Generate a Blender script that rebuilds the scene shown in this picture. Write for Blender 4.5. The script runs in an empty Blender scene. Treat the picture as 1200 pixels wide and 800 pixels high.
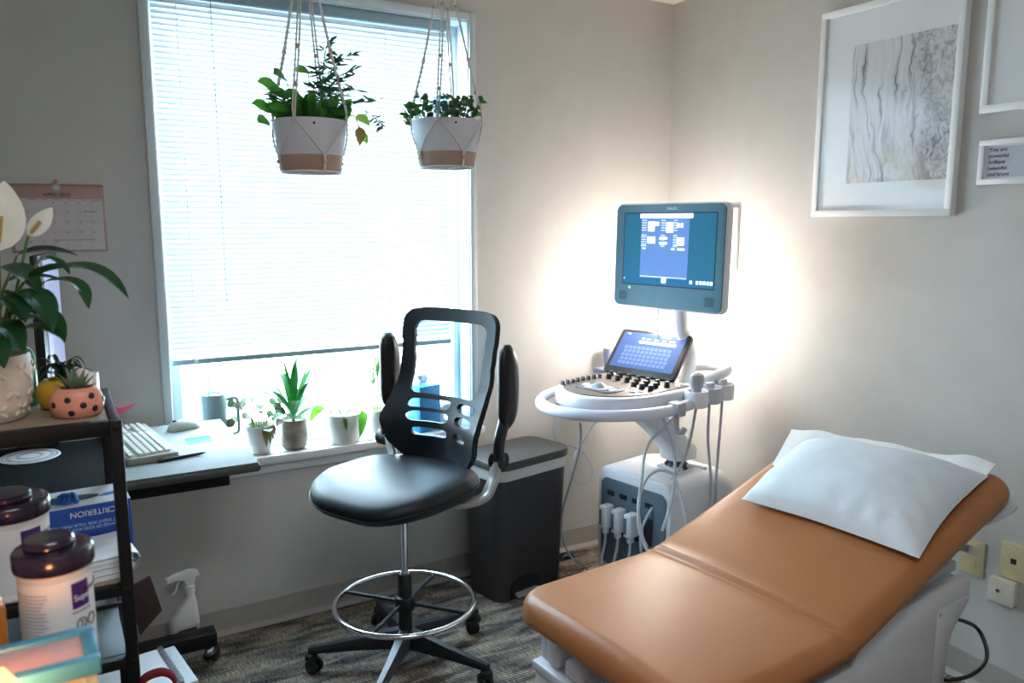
import bpy, bmesh, math, random
from mathutils import Vector, Matrix, Euler
random.seed(7)
SC = bpy.context.scene
COL = SC.collection
PI = math.pi
def R(d): return math.radians(d)

# ------------------------------------------------------------------ camera frame
CAM = Vector((-2.71, -3.12, 1.60)); FPX = 937.3; YAW = R(30.08); PITCH = R(8.47)
_f = Vector((math.sin(YAW)*math.cos(PITCH), math.cos(YAW)*math.cos(PITCH), -math.sin(PITCH)))
_r = Vector((math.cos(YAW), -math.sin(YAW), 0)); _u = _r.cross(_f)
def ray(x, y): return _f + _r*((x-600)/FPX) - _u*((y-400)/FPX)
def P(x, y, d): return CAM + ray(x, y)*d            # a point of the room at a given depth
def PZ(x, y, z): v = ray(x, y); return CAM + v*((z-CAM.z)/v.z)
def PY(x, y, Y=0): v = ray(x, y); return CAM + v*((Y-CAM.y)/v.y)
def PX(x, y, X=0): v = ray(x, y); return CAM + v*((X-CAM.x)/v.x)

# ------------------------------------------------------------------ materials
def lin(c): return tuple(((v/255+0.055)/1.055)**2.4 if v/255 > 0.04045 else v/255/12.92 for v in c)
MATS = {}
def mat(name, rgb, rough=0.5, metal=0.0, var=0.06, scale=30, bump=0.0, bscale=200, spec=0.5, trans=0.0, emit=None, estr=0.0, sss=0.0, coat=0.0):
    if name in MATS: return MATS[name]
    m = bpy.data.materials.new(name); m.use_nodes = True; nt = m.node_tree
    b = nt.nodes['Principled BSDF']; c = lin(rgb)
    tc = nt.nodes.new('ShaderNodeTexCoord'); nz = nt.nodes.new('ShaderNodeTexNoise'); nz.inputs['Scale'].default_value = scale
    nz.inputs['Detail'].default_value = 4
    nt.links.new(tc.outputs['Object'], nz.inputs['Vector'])
    rp = nt.nodes.new('ShaderNodeValToRGB')
    rp.color_ramp.elements[0].position = 0.3; rp.color_ramp.elements[1].position = 0.7
    rp.color_ramp.elements[0].color = (*[v*(1-var) for v in c], 1); rp.color_ramp.elements[1].color = (*[min(1, v*(1+var)) for v in c], 1)
    nt.links.new(nz.outputs['Fac'], rp.inputs['Fac']); nt.links.new(rp.outputs['Color'], b.inputs['Base Color'])
    b.inputs['Roughness'].default_value = rough; b.inputs['Metallic'].default_value = metal
    b.inputs['Specular IOR Level'].default_value = spec
    b.inputs['Transmission Weight'].default_value = trans
    b.inputs['Coat Weight'].default_value = coat
    if sss: b.inputs['Subsurface Weight'].default_value = sss; b.inputs['Subsurface Radius'].default_value = (0.02, 0.015, 0.01)
    if emit: b.inputs['Emission Color'].default_value = (*lin(emit), 1); b.inputs['Emission Strength'].default_value = estr
    if bump:
        n2 = nt.nodes.new('ShaderNodeTexNoise'); n2.inputs['Scale'].default_value = bscale; n2.inputs['Detail'].default_value = 3
        nt.links.new(tc.outputs['Object'], n2.inputs['Vector'])
        bp = nt.nodes.new('ShaderNodeBump'); bp.inputs['Strength'].default_value = bump; bp.inputs['Distance'].default_value = 0.004
        nt.links.new(n2.outputs['Fac'], bp.inputs['Height']); nt.links.new(bp.outputs['Normal'], b.inputs['Normal'])
    MATS[name] = m; return m

def nodes(m): return m.node_tree.nodes, m.node_tree.links, m.node_tree.nodes['Principled BSDF']
def translucent(m, rgb, fac):
    N, L, b = nodes(m); t = N.new('ShaderNodeBsdfTranslucent'); t.inputs['Color'].default_value = (*lin(rgb), 1)
    mx = N.new('ShaderNodeMixShader'); mx.inputs[0].default_value = fac
    o = N['Material Output']; L.new(b.outputs[0], mx.inputs[1]); L.new(t.outputs[0], mx.inputs[2]); L.new(mx.outputs[0], o.inputs['Surface'])
def seethrough(m, fac, tint=(255, 255, 255)):
    N, L, b = nodes(m); t = N.new('ShaderNodeBsdfTransparent'); t.inputs['Color'].default_value = (*lin(tint), 1)
    mx = N.new('ShaderNodeMixShader'); mx.inputs[0].default_value = fac
    o = N['Material Output']; L.new(b.outputs[0], mx.inputs[1]); L.new(t.outputs[0], mx.inputs[2]); L.new(mx.outputs[0], o.inputs['Surface'])

def clear_pane(name, tint, rough=.02):
    m = bpy.data.materials.new(name); m.use_nodes = True; N, L, b = nodes(m); N.remove(b); MATS[name] = m
    tr = N.new('ShaderNodeBsdfTransparent'); tr.inputs[0].default_value = (*tint, 1); gl = N.new('ShaderNodeBsdfGlossy'); gl.inputs['Roughness'].default_value = rough
    ge = N.new('ShaderNodeNewGeometry'); mr = N.new('ShaderNodeMapRange'); mr.inputs['To Min'].default_value = 1.45; mr.inputs['To Max'].default_value = 1/1.45
    L.new(ge.outputs['Backfacing'], mr.inputs['Value']); fr = N.new('ShaderNodeFresnel'); L.new(mr.outputs['Result'], fr.inputs['IOR'])
    mx = N.new('ShaderNodeMixShader'); L.new(fr.outputs[0], mx.inputs[0]); L.new(tr.outputs[0], mx.inputs[1]); L.new(gl.outputs[0], mx.inputs[2]); L.new(mx.outputs[0], N['Material Output'].inputs[0]); return m

# ------------------------------------------------------------------ object helpers
def empty(name, label=None, cat=None, loc=(0, 0, 0), rz=0, group=None):
    o = bpy.data.objects.new(name, None); COL.objects.link(o); o.empty_display_size = 0.1
    o.location = loc; o.rotation_euler = (0, 0, rz)
    tag(o, label, cat, group); return o
def tag(o, label=None, cat=None, group=None, kind=None):
    if label: o['label'] = label
    if cat: o['category'] = cat
    if group: o['group'] = group
    if kind: o['kind'] = kind
    return o
def obj(name, bm, m, parent=None, sharp=35, label=None):
    bmesh.ops.recalc_face_normals(bm, faces=bm.faces[:])
    me = bpy.data.meshes.new(name); bm.to_mesh(me); bm.free()
    for mm in (m if isinstance(m, (list, tuple)) else [m]): me.materials.append(mm)
    for p in me.polygons: p.use_smooth = len(p.vertices) <= 4
    if sharp is not None: me.set_sharp_from_angle(angle=R(sharp))
    o = bpy.data.objects.new(name, me); COL.objects.link(o)
    if parent: o.parent = parent
    if label: o['label'] = label
    return o
def struct(name, bm, m, **k): return tag(obj(name, bm, m, **k), kind='structure')
def NB(): return bmesh.new()

def add(bm, tmp, M=None, mi=0):
    if M is not None: bmesh.ops.transform(tmp, matrix=M, verts=tmp.verts[:])
    mp = {}
    for v in tmp.verts: mp[v] = bm.verts.new(v.co)
    for f in tmp.faces:
        try:
            nf = bm.faces.new([mp[v] for v in f.verts]); nf.material_index = mi if mi else f.material_index
        except ValueError: pass
    tmp.free()
def box(bm, c, s, b=0.0, seg=2, rot=None, mi=0):
    t = NB(); bmesh.ops.create_cube(t, size=1); bmesh.ops.scale(t, vec=Vector(s), verts=t.verts[:])
    if b > 0: bmesh.ops.bevel(t, geom=t.edges[:], offset=min(b, min(s)*0.49), segments=seg, profile=0.5, affect='EDGES')
    M = Matrix.Translation(Vector(c))
    if rot is not None: M = M @ (rot.to_4x4() if isinstance(rot, Matrix) else Euler(rot).to_matrix().to_4x4())
    add(bm, t, M, mi)
def bx(bm, x0, x1, y0, y1, z0, z1, b=0.0, seg=2, mi=0): box(bm, ((x0+x1)/2, (y0+y1)/2, (z0+z1)/2), (x1-x0, y1-y0, z1-z0), b, seg, None, mi)
def loft(bm, rings, cap0=True, cap1=True, mi=0, closed=True):
    R_ = [[bm.verts.new(p) for p in r] for r in rings]; n = len(R_[0])
    for a, b in zip(R_, R_[1:]):
        for i in range(n if closed else n-1):
            j = (i+1) % n
            f = bm.faces.new((a[i], a[j], b[j], b[i])); f.material_index = mi
    if cap0: f = bm.faces.new(R_[0][::-1]); f.material_index = mi
    if cap1: f = bm.faces.new(R_[-1]); f.material_index = mi
    return R_
def lathe(bm, prof, n=32, c=(0, 0, 0), M=None, mi=0, sx=1, sy=1):
    c = Vector(c); prev = None
    def T(p): p = Vector(p); return (M @ p if M is not None else p) + c
    for (r, z) in prof:
        if r < 1e-6: cur = [bm.verts.new(T((0, 0, z)))]
        else: cur = [bm.verts.new(T((r*sx*math.cos(2*PI*i/n), r*sy*math.sin(2*PI*i/n), z))) for i in range(n)]
        if prev is not None:
            for i in range(n):
                j = (i+1) % n
                if len(prev) == 1 and len(cur) == 1: break
                if len(prev) == 1: f = bm.faces.new((prev[0], cur[j], cur[i]))
                elif len(cur) == 1: f = bm.faces.new((prev[i], prev[j], cur[0]))
                else: f = bm.faces.new((prev[i], prev[j], cur[j], cur[i]))
                f.material_index = mi
        prev = cur
def cyl(bm, p0, p1, r0, r1=None, n=20, mi=0):
    tube(bm, [Vector(p0), Vector(p1)], [r0, r0 if r1 is None else r1], n, mi)
def spline(pts, k=8):
    pts = [Vector(p) for p in pts]; out = []
    for i in range(len(pts)-1):
        p0 = pts[max(i-1, 0)]; p1 = pts[i]; p2 = pts[i+1]; p3 = pts[min(i+2, len(pts)-1)]
        for j in range(k):
            t = j/k
            out.append(0.5*((2*p1)+(p2-p0)*t+(2*p0-5*p1+4*p2-p3)*t*t+(3*p1-p0-3*p2+p3)*t**3))
    out.append(pts[-1]); return out
def frames(pts):
    T = []
    for i in range(len(pts)):
        t = pts[min(i+1, len(pts)-1)]-pts[max(i-1, 0)]
        T.append(t.normalized() if t.length > 1e-9 else Vector((0, 0, 1)))
    n = T[0].orthogonal().normalized(); N = [n]
    for i in range(1, len(pts)):
        n = n - T[i]*n.dot(T[i]); n = n.normalized() if n.length > 1e-6 else T[i].orthogonal().normalized(); N.append(n)
    return T, N
def tube(bm, pts, r, n=8, mi=0, closed=False, flat=None):
    pts = [Vector(p) for p in pts]; T, N = frames(pts); rings = []
    for i, p in enumerate(pts):
        rr = r[i] if isinstance(r, (list, tuple)) else r
        B = T[i].cross(N[i])
        a, b = (rr, rr) if flat is None else flat
        rings.append([p + N[i]*(a*math.cos(2*PI*k/n)) + B*(b*math.sin(2*PI*k/n)) for k in range(n)])
    if closed: rings.append(rings[0]); loft(bm, rings, False, False, mi); bmesh.ops.remove_doubles(bm, verts=bm.verts[:], dist=1e-6)
    else: loft(bm, rings, True, True, mi)
def prism(bm, poly, z0, z1, M=None, b=0.0, mi=0, seg=2):
    t = NB(); v0 = [t.verts.new((x, y, z0)) for x, y in poly]; f = t.faces.new(v0)
    e = bmesh.ops.extrude_face_region(t, geom=[f]); vs = [g for g in e['geom'] if isinstance(g, bmesh.types.BMVert)]
    bmesh.ops.translate(t, vec=(0, 0, z1-z0), verts=vs); bmesh.ops.recalc_face_normals(t, faces=t.faces[:])
    if b > 0:
        ed = [x for x in t.edges if abs(x.verts[0].co.z-x.verts[1].co.z) < 1e-7]
        bmesh.ops.bevel(t, geom=ed, offset=b, segments=seg, profile=0.5, affect='EDGES')
    add(bm, t, M, mi)
def rrect(w, h, r, n=6, cx=0, cy=0):
    out = []
    for (sx, sy, a0) in ((1, 1, 0), (-1, 1, 90), (-1, -1, 180), (1, -1, 270)):
        for i in range(n+1):
            a = R(a0+90*i/n); out.append((cx+sx*(w/2-r)+r*math.cos(a), cy+sy*(h/2-r)+r*math.sin(a)))
    return out
def oval(rx, ry, n=32, cx=0, cy=0): return [(cx+rx*math.cos(2*PI*i/n), cy+ry*math.sin(2*PI*i/n)) for i in range(n)]
def basis(o, ex, ey):
    ex = Vector(ex).normalized(); ez = ex.cross(Vector(ey)).normalized(); ey = ez.cross(ex)
    M = Matrix((ex, ey, ez)).transposed().to_4x4(); M.translation = Vector(o); return M
def sheet(inside, x0, x1, y0, y1, step, it=6):
    """fine grid trimmed to a 2-D outline, its border smoothed"""
    t = NB(); nx = int(round((x1-x0)/step)); ny = int(round((y1-y0)/step)); V = {}
    def gv(i, j):
        if (i, j) not in V: V[(i, j)] = t.verts.new((x0+i*step, y0+j*step, 0))
        return V[(i, j)]
    for i in range(nx):
        for j in range(ny):
            if inside(x0+(i+.5)*step, y0+(j+.5)*step): t.faces.new((gv(i, j), gv(i+1, j), gv(i+1, j+1), gv(i, j+1)))
    for _ in range(it):
        nc = {}
        for v in t.verts:
            bn = [e.other_vert(v) for e in v.link_edges if e.is_boundary]
            if len(bn) == 2: nc[v] = v.co*0.4+(bn[0].co+bn[1].co)*0.3
        for v, c in nc.items(): v.co = c
    return t
def thicken(t, d):
    bmesh.ops.recalc_face_normals(t, faces=t.faces[:])
    bmesh.ops.solidify(t, geom=t.faces[:], thickness=d)
def text(name, s, size, M, m, parent=None, align='CENTER', depth=0.0004, spacing=1.0):
    c = bpy.data.curves.new(name, 'FONT'); c.body = s; c.size = size; c.align_x = align; c.align_y = 'CENTER'; c.extrude = depth; c.space_line = spacing
    o = bpy.data.objects.new(name, c); COL.objects.link(o)
    dg = bpy.context.evaluated_depsgraph_get(); me = bpy.data.meshes.new_from_object(o.evaluated_get(dg))
    bpy.data.objects.remove(o); me.transform(M); me.materials.clear(); me.materials.append(m); me.name = name
    n = bpy.data.objects.new(name, me); COL.objects.link(n)
    if parent: n.parent = parent
    return n
def leaf(bm, base, ctrl, tip, w, fold=0.25, n=8, mi=0, prof=0.9, side=None):
    base, ctrl, tip = Vector(base), Vector(ctrl), Vector(tip); rows = []
    for i in range(n+1):
        t = i/n; p = base*(1-t)**2+ctrl*2*t*(1-t)+tip*t*t
        tg = ((ctrl-base)*(1-t)+(tip-ctrl)*t)
        if tg.length < 1e-6: tg = tip-base
        tg.normalize(); sd = tg.cross(side if side is not None else Vector((0, 0, 1)))
        if sd.length < 1e-3: sd = tg.orthogonal()
        sd.normalize(); up = sd.cross(tg)
        ww = w*max(0.02, math.sin(PI*min(1, t**prof))**0.8)*0.5
        rows.append((bm.verts.new(p-sd*ww+up*ww*fold), bm.verts.new(p), bm.verts.new(p+sd*ww+up*ww*fold)))
    for a, b in zip(rows, rows[1:]):
        for k in (0, 1):
            f = bm.faces.new((a[k], a[k+1], b[k+1], b[k])); f.material_index = mi

# ------------------------------------------------------------------ palette
wallm = mat('wall_paint', (195, 193, 189), 0.75, var=0.03, scale=8, bump=0.15, bscale=350)
ceilm = mat('ceiling_paint', (226, 220, 208), 0.8, var=0.02, bump=0.2, bscale=120)
basem = mat('vinyl_base', (160, 155, 148), 0.4, var=0.04)
alu = mat('window_aluminium', (206, 216, 220), 0.4, var=0.02)
white_p = mat('white_plastic', (228, 230, 233), 0.35, var=0.02)
grey_p = mat('pale_grey_plastic', (204, 208, 214), 0.38, var=0.02)
black_m = mat('black_metal', (13, 12, 14), 0.5, var=0.1, spec=0.3)
black_p = mat('black_plastic', (13, 15, 18), 0.4, var=0.1)
chrome = mat('chrome', (225, 228, 232), 0.12, metal=1.0, var=0.02)
ink = mat('black_ink', (35, 33, 36), 0.7)
whitec = mat('white_glaze', (232, 230, 228), 0.3, var=0.02)
soilm = mat('potting_soil', (46, 34, 26), 0.95, var=0.4, scale=120, bump=0.8, bscale=150)
leaf_d = mat('dark_leaf', (26, 62, 34), 0.36, var=0.35, scale=12); translucent(leaf_d, (60, 120, 40), 0.18)
leaf_m = mat('mid_leaf', (52, 108, 44), 0.42, var=0.3, scale=14); translucent(leaf_m, (110, 180, 50), 0.3)
leaf_l = mat('light_leaf', (120, 160, 80), 0.45, var=0.3, scale=14); translucent(leaf_l, (160, 200, 80), 0.3)
stemm = mat('green_stem', (90, 110, 50), 0.5)
rope = mat('cotton_rope', (230, 226, 222), 0.9, var=0.1, scale=200, bump=0.6, bscale=300)
bead = mat('wood_bead', (206, 184, 160), 0.6)
paper = mat('white_paper', (236, 238, 240), 0.8, var=0.02)
# ------------------------------------------------------------------ the room
RX0, RY0, H = -4.1, -4.5, 2.64
WX0, WX1, WZ0, WZ1 = -2.35, -1.115, 0.70, 2.43
b = NB()
for a in ((RX0-.2, WX0, 0, .2, 0, H), (WX1, .2, 0, .2, 0, H), (WX0, WX1, 0, .2, 0, WZ0-.03), (WX0, WX1, 0, .2, WZ1, H)): bx(b, *a)
struct('wall_back', b, wallm)
b = NB(); bx(b, 0, .2, RY0-.2, 0, 0, H); struct('wall_right', b, wallm)
b = NB(); bx(b, RX0-.2, RX0, RY0-.2, 0, 0, H); struct('wall_left', b, wallm)
b = NB(); bx(b, RX0, 0, RY0-.2, RY0, 0, H); struct('wall_front', b, wallm)
b = NB(); bx(b, RX0-.2, .2, RY0-.2, .2, H, H+.1); struct('ceiling', b, ceilm)

fm = bpy.data.materials.new('carpet'); fm.use_nodes = True
N, L, bs = nodes(fm)
tc = N.new('ShaderNodeTexCoord')
def nnoise(scale, vec=None, det=4, dist=0.0):
    n = N.new('ShaderNodeTexNoise'); n.inputs['Scale'].default_value = scale; n.inputs['Detail'].default_value = det; n.inputs['Distortion'].default_value = dist
    L.new(vec if vec is not None else tc.outputs['Object'], n.inputs['Vector']); return n
def ramp(src, stops):
    r = N.new('ShaderNodeValToRGB'); e = r.color_ramp.elements
    while len(e) < len(stops): e.new(0.5)
    for k, (p, c) in enumerate(stops): e[k].position = p; e[k].color = (*lin(c), 1)
    L.new(src, r.inputs['Fac']); return r
def mix(kind, fac, a, c):
    m = N.new('ShaderNodeMix'); m.data_type = 'RGBA'; m.blend_type = kind; m.inputs['Factor'].default_value = fac
    L.new(a, m.inputs['A']); L.new(c, m.inputs['B']); return m.outputs['Result']
mp = N.new('ShaderNodeMapping'); mp.inputs['Scale'].default_value = (3.0, 12, 1); L.new(tc.outputs['Object'], mp.inputs['Vector'])
base = ramp(nnoise(1.6, mp.outputs[0], 5, 0.6).outputs['Fac'], [(.34, (92, 90, 92)), (.48, (150, 140, 130)), (.64, (206, 190, 168))])
mp2 = N.new('ShaderNodeMapping'); mp2.inputs['Scale'].default_value = (60, 6, 1); L.new(tc.outputs['Object'], mp2.inputs['Vector'])
str_ = ramp(nnoise(4, mp2.outputs[0], 2).outputs['Fac'], [(.35, (120, 120, 122)), (.65, (255, 255, 255))])
col = mix('MULTIPLY', 0.75, base.outputs['Color'], str_.outputs['Color'])
wv = N.new('ShaderNodeTexWave'); wv.wave_type = 'BANDS'; wv.bands_direction = 'Y'; wv.inputs['Scale'].default_value = 24; wv.inputs['Distortion'].default_value = 0.6
L.new(tc.outputs['Object'], wv.inputs['Vector'])
wr = ramp(wv.outputs['Fac'], [(.2, (130, 130, 130)), (.7, (255, 255, 255))])
col = mix('MULTIPLY', 0.8, col, wr.outputs['Color'])
L.new(col, bs.inputs['Base Color']); bs.inputs['Roughness'].default_value = 0.95; bs.inputs['Specular IOR Level'].default_value = 0.1
bp = N.new('ShaderNodeBump'); bp.inputs['Strength'].default_value = 0.6; bp.inputs['Distance'].default_value = 0.006
L.new(nnoise(260).outputs['Fac'], bp.inputs['Height']); L.new(bp.outputs['Normal'], bs.inputs['Normal'])
b = NB(); bx(b, RX0-.2, .2, RY0-.2, .2, -.1, 0); struct('floor', b, fm)

def baseboard(name, p0, p1, n):           # p0..p1 along the wall, n = into the room
    prof = [(0, 0), (.024, 0), (.018, .007), (.008, .016), (.0055, .024), (.0050, .094), (.0035, .099), (0, .10)]
    b = NB(); loft(b, [[Vector(p)+Vector(n)*d+Vector((0, 0, z)) for d, z in prof] for p in (p0, p1)]); struct(name, b, basem, sharp=20)
baseboard('baseboard_back', (RX0, 0, 0), (0, 0, 0), (0, -1, 0))
baseboard('baseboard_right', (0, -.001, 0), (0, RY0, 0), (-1, 0, 0))

# window: metal casing, frame, glass, ledge
b = NB()
cw = .03
bx(b, WX0-cw, WX0, -.012, .0, WZ0, WZ1+cw, .003); bx(b, WX1, WX1+cw, -.012, .0, WZ0, WZ1+cw, .003); bx(b, WX0, WX1, -.012, 0, WZ1, WZ1+cw, .003)
for (x0, x1) in ((WX0-.001, WX0+.004), (WX1-.004, WX1+.001)): bx(b, x0, x1, 0, .13, WZ0, WZ1)
bx(b, WX0, WX1, 0, .13, WZ1-.004, WZ1+.001)
struct('trim_1', b, alu)
b = NB()
fy0, fy1 = .10, .155
for a in ((WX0+.004, WX0+.05, fy0, fy1, WZ0, WZ1-.004), (WX1-.034, WX1-.004, fy0, fy1, WZ0, WZ1-.004), (WX0+.05, WX1-.034, fy0, fy1, WZ1-.07, WZ1-.004), (WX0+.05, WX1-.034, fy0, fy1, WZ0, WZ0+.045)): bx(b, *a, .004)
win = struct('window_1', b, alu)
glass = clear_pane('window_glass', (.93, .985, 1))
b = NB(); bx(b, WX0+.05, WX1-.034, .124, .130, WZ0+.045, WZ1-.07); obj('pane', b, glass, win)
b = NB(); bx(b, WX0-.05, WX1+.05, -.045, .0, WZ0-.032, WZ0, .006); bx(b, WX0, WX1, -.02, .155, WZ0-.03, WZ0, .002); bx(b, WX0-.035, WX1+.035, -.012, 0, WZ0-.075, WZ0-.03, .003)
obj('sill', b, mat('ledge_paint', (232, 232, 234), .4, var=.02), win)

# street level far below the window
b = NB(); bx(b, -14, 16, .5, 15.5, -6.2, -6.0); tag(obj('ground_outside', b, mat('pale_asphalt', (150, 152, 154), .9)), kind='structure')

# mini blind
bl = empty('window_blind', 'white horizontal mini blind lowered over most of the window', 'blind', ((WX0+WX1)/2, .045, 0))
bx0, bx1 = -.605, .540
slatm = mat('blind_slat', (232, 240, 244), .5, var=.01); translucent(slatm, (232, 246, 255), .05)
b = NB(); bx(b, bx0, bx1, -.022, .022, 2.385, 2.423, .003); obj('headrail', b, mat('headrail_metal', (150, 172, 184), .4, var=.02), bl)
b = NB(); z = 2.372; n = 0
while z > 1.11:
    rows = []
    for i in range(5):
        t = (i/4-.5); d = .0252*t
        a = R(62); cy = math.cos(a)*d; cz = math.sin(a)*d; bow = .0022*(1-4*t*t)
        rows.append([Vector((x, cy-bow*math.sin(a), z+cz+bow*math.cos(a))) for x in (bx0+.003, bx1-.003)])
    for r0, r1 in zip(rows, rows[1:]):
        v = [b.verts.new(p) for p in (r0[0], r0[1], r1[1], r1[0])]; b.faces.new(v)
    z -= .0192; n += 1
bmesh.ops.remove_doubles(b, verts=b.verts[:], dist=1e-5)
obj('slats', b, slatm, bl)
b = NB(); bx(b, bx0, bx1, -.014, .014, 1.072, 1.094, .005); obj('bottom_rail', b, mat('rail_metal', (150, 176, 186), .4, var=.02), bl)
for x in (bx0+.085, bx1-.28):
    b = NB(); tube(b, [(x, -.016, 2.39), (x, -.016, 1.07)], .0014, 6); tube(b, [(x, .016, 2.39), (x, .016, 1.09)], .0012, 6)
    box(b, (x, -.017, 1.083), (.012, .008, .02), .003); obj('ladder_cord', b, slatm, bl)
b = NB(); tube(b, [(bx0+.20, -.028, 2.39), (bx0+.203, -.03, 1.30)], .0022, 6); wm = mat('clear_wand', (225, 240, 245), .2); seethrough(wm, .6, (220, 242, 250)); obj('tilt_wand', b, wm, bl)
b = NB()
for k in range(150): lathe(b, [(0, -.0024), (.0024, 0), (0, .0024)], 5, (bx1+.012, -.024, 2.36-k*.0105))
tube(b, [(bx1+.012, -.024, 2.38), (bx1+.012, -.024, .80)], .0006, 4)
obj('bead_chain', b, mat('chain_grey', (150, 165, 172), .4), bl)

# ------------------------------------------------------------------ ledge plants
LG = 'things standing on the window ledge'
def pot_lathe(prof, m, parent, sx=1, sy=1, name='pot'):
    b = NB(); lathe(b, prof, 40, sx=sx, sy=sy); return obj(name, b, m, parent, sharp=50)
def hollow(r0, r1, h, wall=.005, lip=0.0, foot=.004):
    return [(0, 0), (r0-foot, 0), (r0, foot), (r0+(r1-r0)*.5, h*.5), (r1, h-.003), (r1-wall*.4, h), (r1-wall, h-.003), (r1-wall-.002, h*.78)]
def soil(r, z, parent, m=soilm):
    b = NB(); lathe(b, [(0, z+.004), (r*.6, z+.003), (r, z)], 28); return obj('soil', b, m, parent)
SZ = WZ0
# mug with straw
t = empty('tumbler', 'tall pale blue-grey tumbler with side handle and straw on the ledge behind the desk', 'tumbler', (-2.195, .06, SZ))
mugm = mat('blue_grey_glaze', (140, 168, 172), .35, var=.03)
pot_lathe([(0, 0), (.033, 0), (.036, .004), (.038, .10), (.047, .13), (.049, .245), (.047, .25), (.044, .247), (.04, .24), (0, .24)], mugm, t, name='cup')
b = NB(); tube(b, spline([(.046, -.012, .225), (.074, -.018, .228), (.084, -.020, .215), (.085, -.020, .15), (.084, -.020, .10), (.072, -.018, .088), (.036, -.008, .09)], 6), .007, 10); obj('handle', b, mugm, t)
b = NB(); tube(b, [(-.015, .0, .238), (-.012, .01, .315)], .003, 8); obj('straw', b, mat('green_straw', (120, 176, 150), .3), t)
# fittonia
t = empty('potted_plant', 'white pot of pale variegated leaves beside the mug on the ledge', 'potted plant', (-2.035, .035, SZ))
pot_lathe(hollow(.036, .049, .10), whitec, t); soil(.043, .085, t)
b = NB(); rnd = random.Random(3)
for k in range(30):
    a = rnd.uniform(0, 2*PI); l = rnd.uniform(.03, .085); h = rnd.uniform(.0, .10)
    p0 = Vector((.02*math.cos(a), .02*math.sin(a), .09)); p1 = p0+Vector((l*.7*math.cos(a), l*.7*math.sin(a), h)); tip = p1+Vector((.03*math.cos(a), .03*math.sin(a), rnd.uniform(-.02, .012)))
    tube(b, [p0, (p0+p1)/2+Vector((0, 0, .012)), p1], .0013, 5, mi=1)
    leaf(b, p1, (p1+tip)/2+Vector((0, 0, .008)), tip, .034, .15, 5, side=Vector((.1, -.8, .6)), mi=rnd.choice((0, 0, 2)))
obj('foliage', b, [mat('variegated_leaf', (104, 134, 96), .5, var=.5, scale=90), stemm, mat('dusky_leaf', (104, 106, 84), .5, var=.4, scale=60)], t)
b = NB()
for k in range(5):
    a = R(-80+14*k); p0 = Vector((.042*math.cos(a), .042*math.sin(a), .10)); p1 = Vector((.056*math.cos(a), .056*math.sin(a), .10)); p2 = Vector((.058*math.cos(a), .058*math.sin(a), .03+.008*k))
    leaf(b, p0, p1, p2, .022, .1, 6)
obj('drooping_leaves', b, mat('olive_leaf', (118, 120, 70), .5, var=.3), t)
# dracaena in textured pot
t = empty('potted_plant', 'brown ribbed cup pot with a bright green spiky plant, on the ledge mid-window', 'potted plant', (-1.90, .03, SZ))
tx = mat('woodgrain_glaze', (150, 142, 132), .55, var=.35, scale=26, bump=.5, bscale=60)
pot_lathe([(0, 0), (.034, 0), (.044, .012), (.0465, .035), (.0475, .105), (.046, .108), (.044, .105), (.043, .09)], tx, t)
soil(.043, .094, t, mat('white_pebbles', (226, 226, 222), .8, var=.15, scale=150, bump=.8, bscale=120))
b = NB(); rnd = random.Random(5)
for k in range(22):
    a = k*2.4; tilt = .10+1.05*(k/22); l = rnd.uniform(.15, .19)*(1 if k < 10 else .95)
    p0 = Vector((.006*math.cos(a), .006*math.sin(a), .095+.05*(1-k/22))); up = Vector((math.sin(tilt)*math.cos(a), math.sin(tilt)*math.sin(a), math.cos(tilt)))
    tip = p0+up*l+Vector((0, 0, -.07*(k/22)**2)); leaf(b, p0, p0+up*l*.6+Vector((0, 0, .02)), tip, .030, .4, 8, prof=.7)
obj('foliage', b, mat('dracaena_leaf', (44, 128, 58), .35, var=.3, scale=40), t)
b = NB(); tube(b, [(0, 0, .09), (0, 0, .15)], .006, 8); obj('stem', b, stemm, t)
# white pot with trailing leaf
t = empty('potted_plant', 'squat white pot with one big leaf hanging over its rim, left of the drafting chair', 'potted plant', (-1.695, .028, SZ))
pot_lathe(hollow(.050, .064, .108, .006), whitec, t); soil(.056, .09, t, mat('pale_grit', (198, 200, 192), .9, var=.2, scale=120))
b = NB(); leaf(b, (.040, -.052, .112), (.052, -.066, .12), (.030, -.068, .022), .034, .1, 9, side=Vector((0.2, -1, 0)))
leaf(b, (-.05, -.04, .112), (-.066, -.05, .125), (-.105, -.03, .135), .03, .1, 7); leaf(b, (-.015, -.055, .108), (-.015, -.068, .10), (-.012, -.066, .055), .014, .1, 6, side=Vector((0, -1, 0)))
leaf(b, (-.07, -.04, .14), (-.10, -.03, .15), (-.118, -.03, .09), .03, .2, 7, side=Vector((0, -1, 0)))
tube(b, spline([(.0, .0, .09), (.03, -.03, .13), (.045, -.055, .112)], 5), .002, 5); tube(b, spline([(0, 0, .09), (-.03, -.02, .135), (-.055, -.04, .118)], 5), .002, 5)
obj('foliage', b, leaf_m, t)
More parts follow.
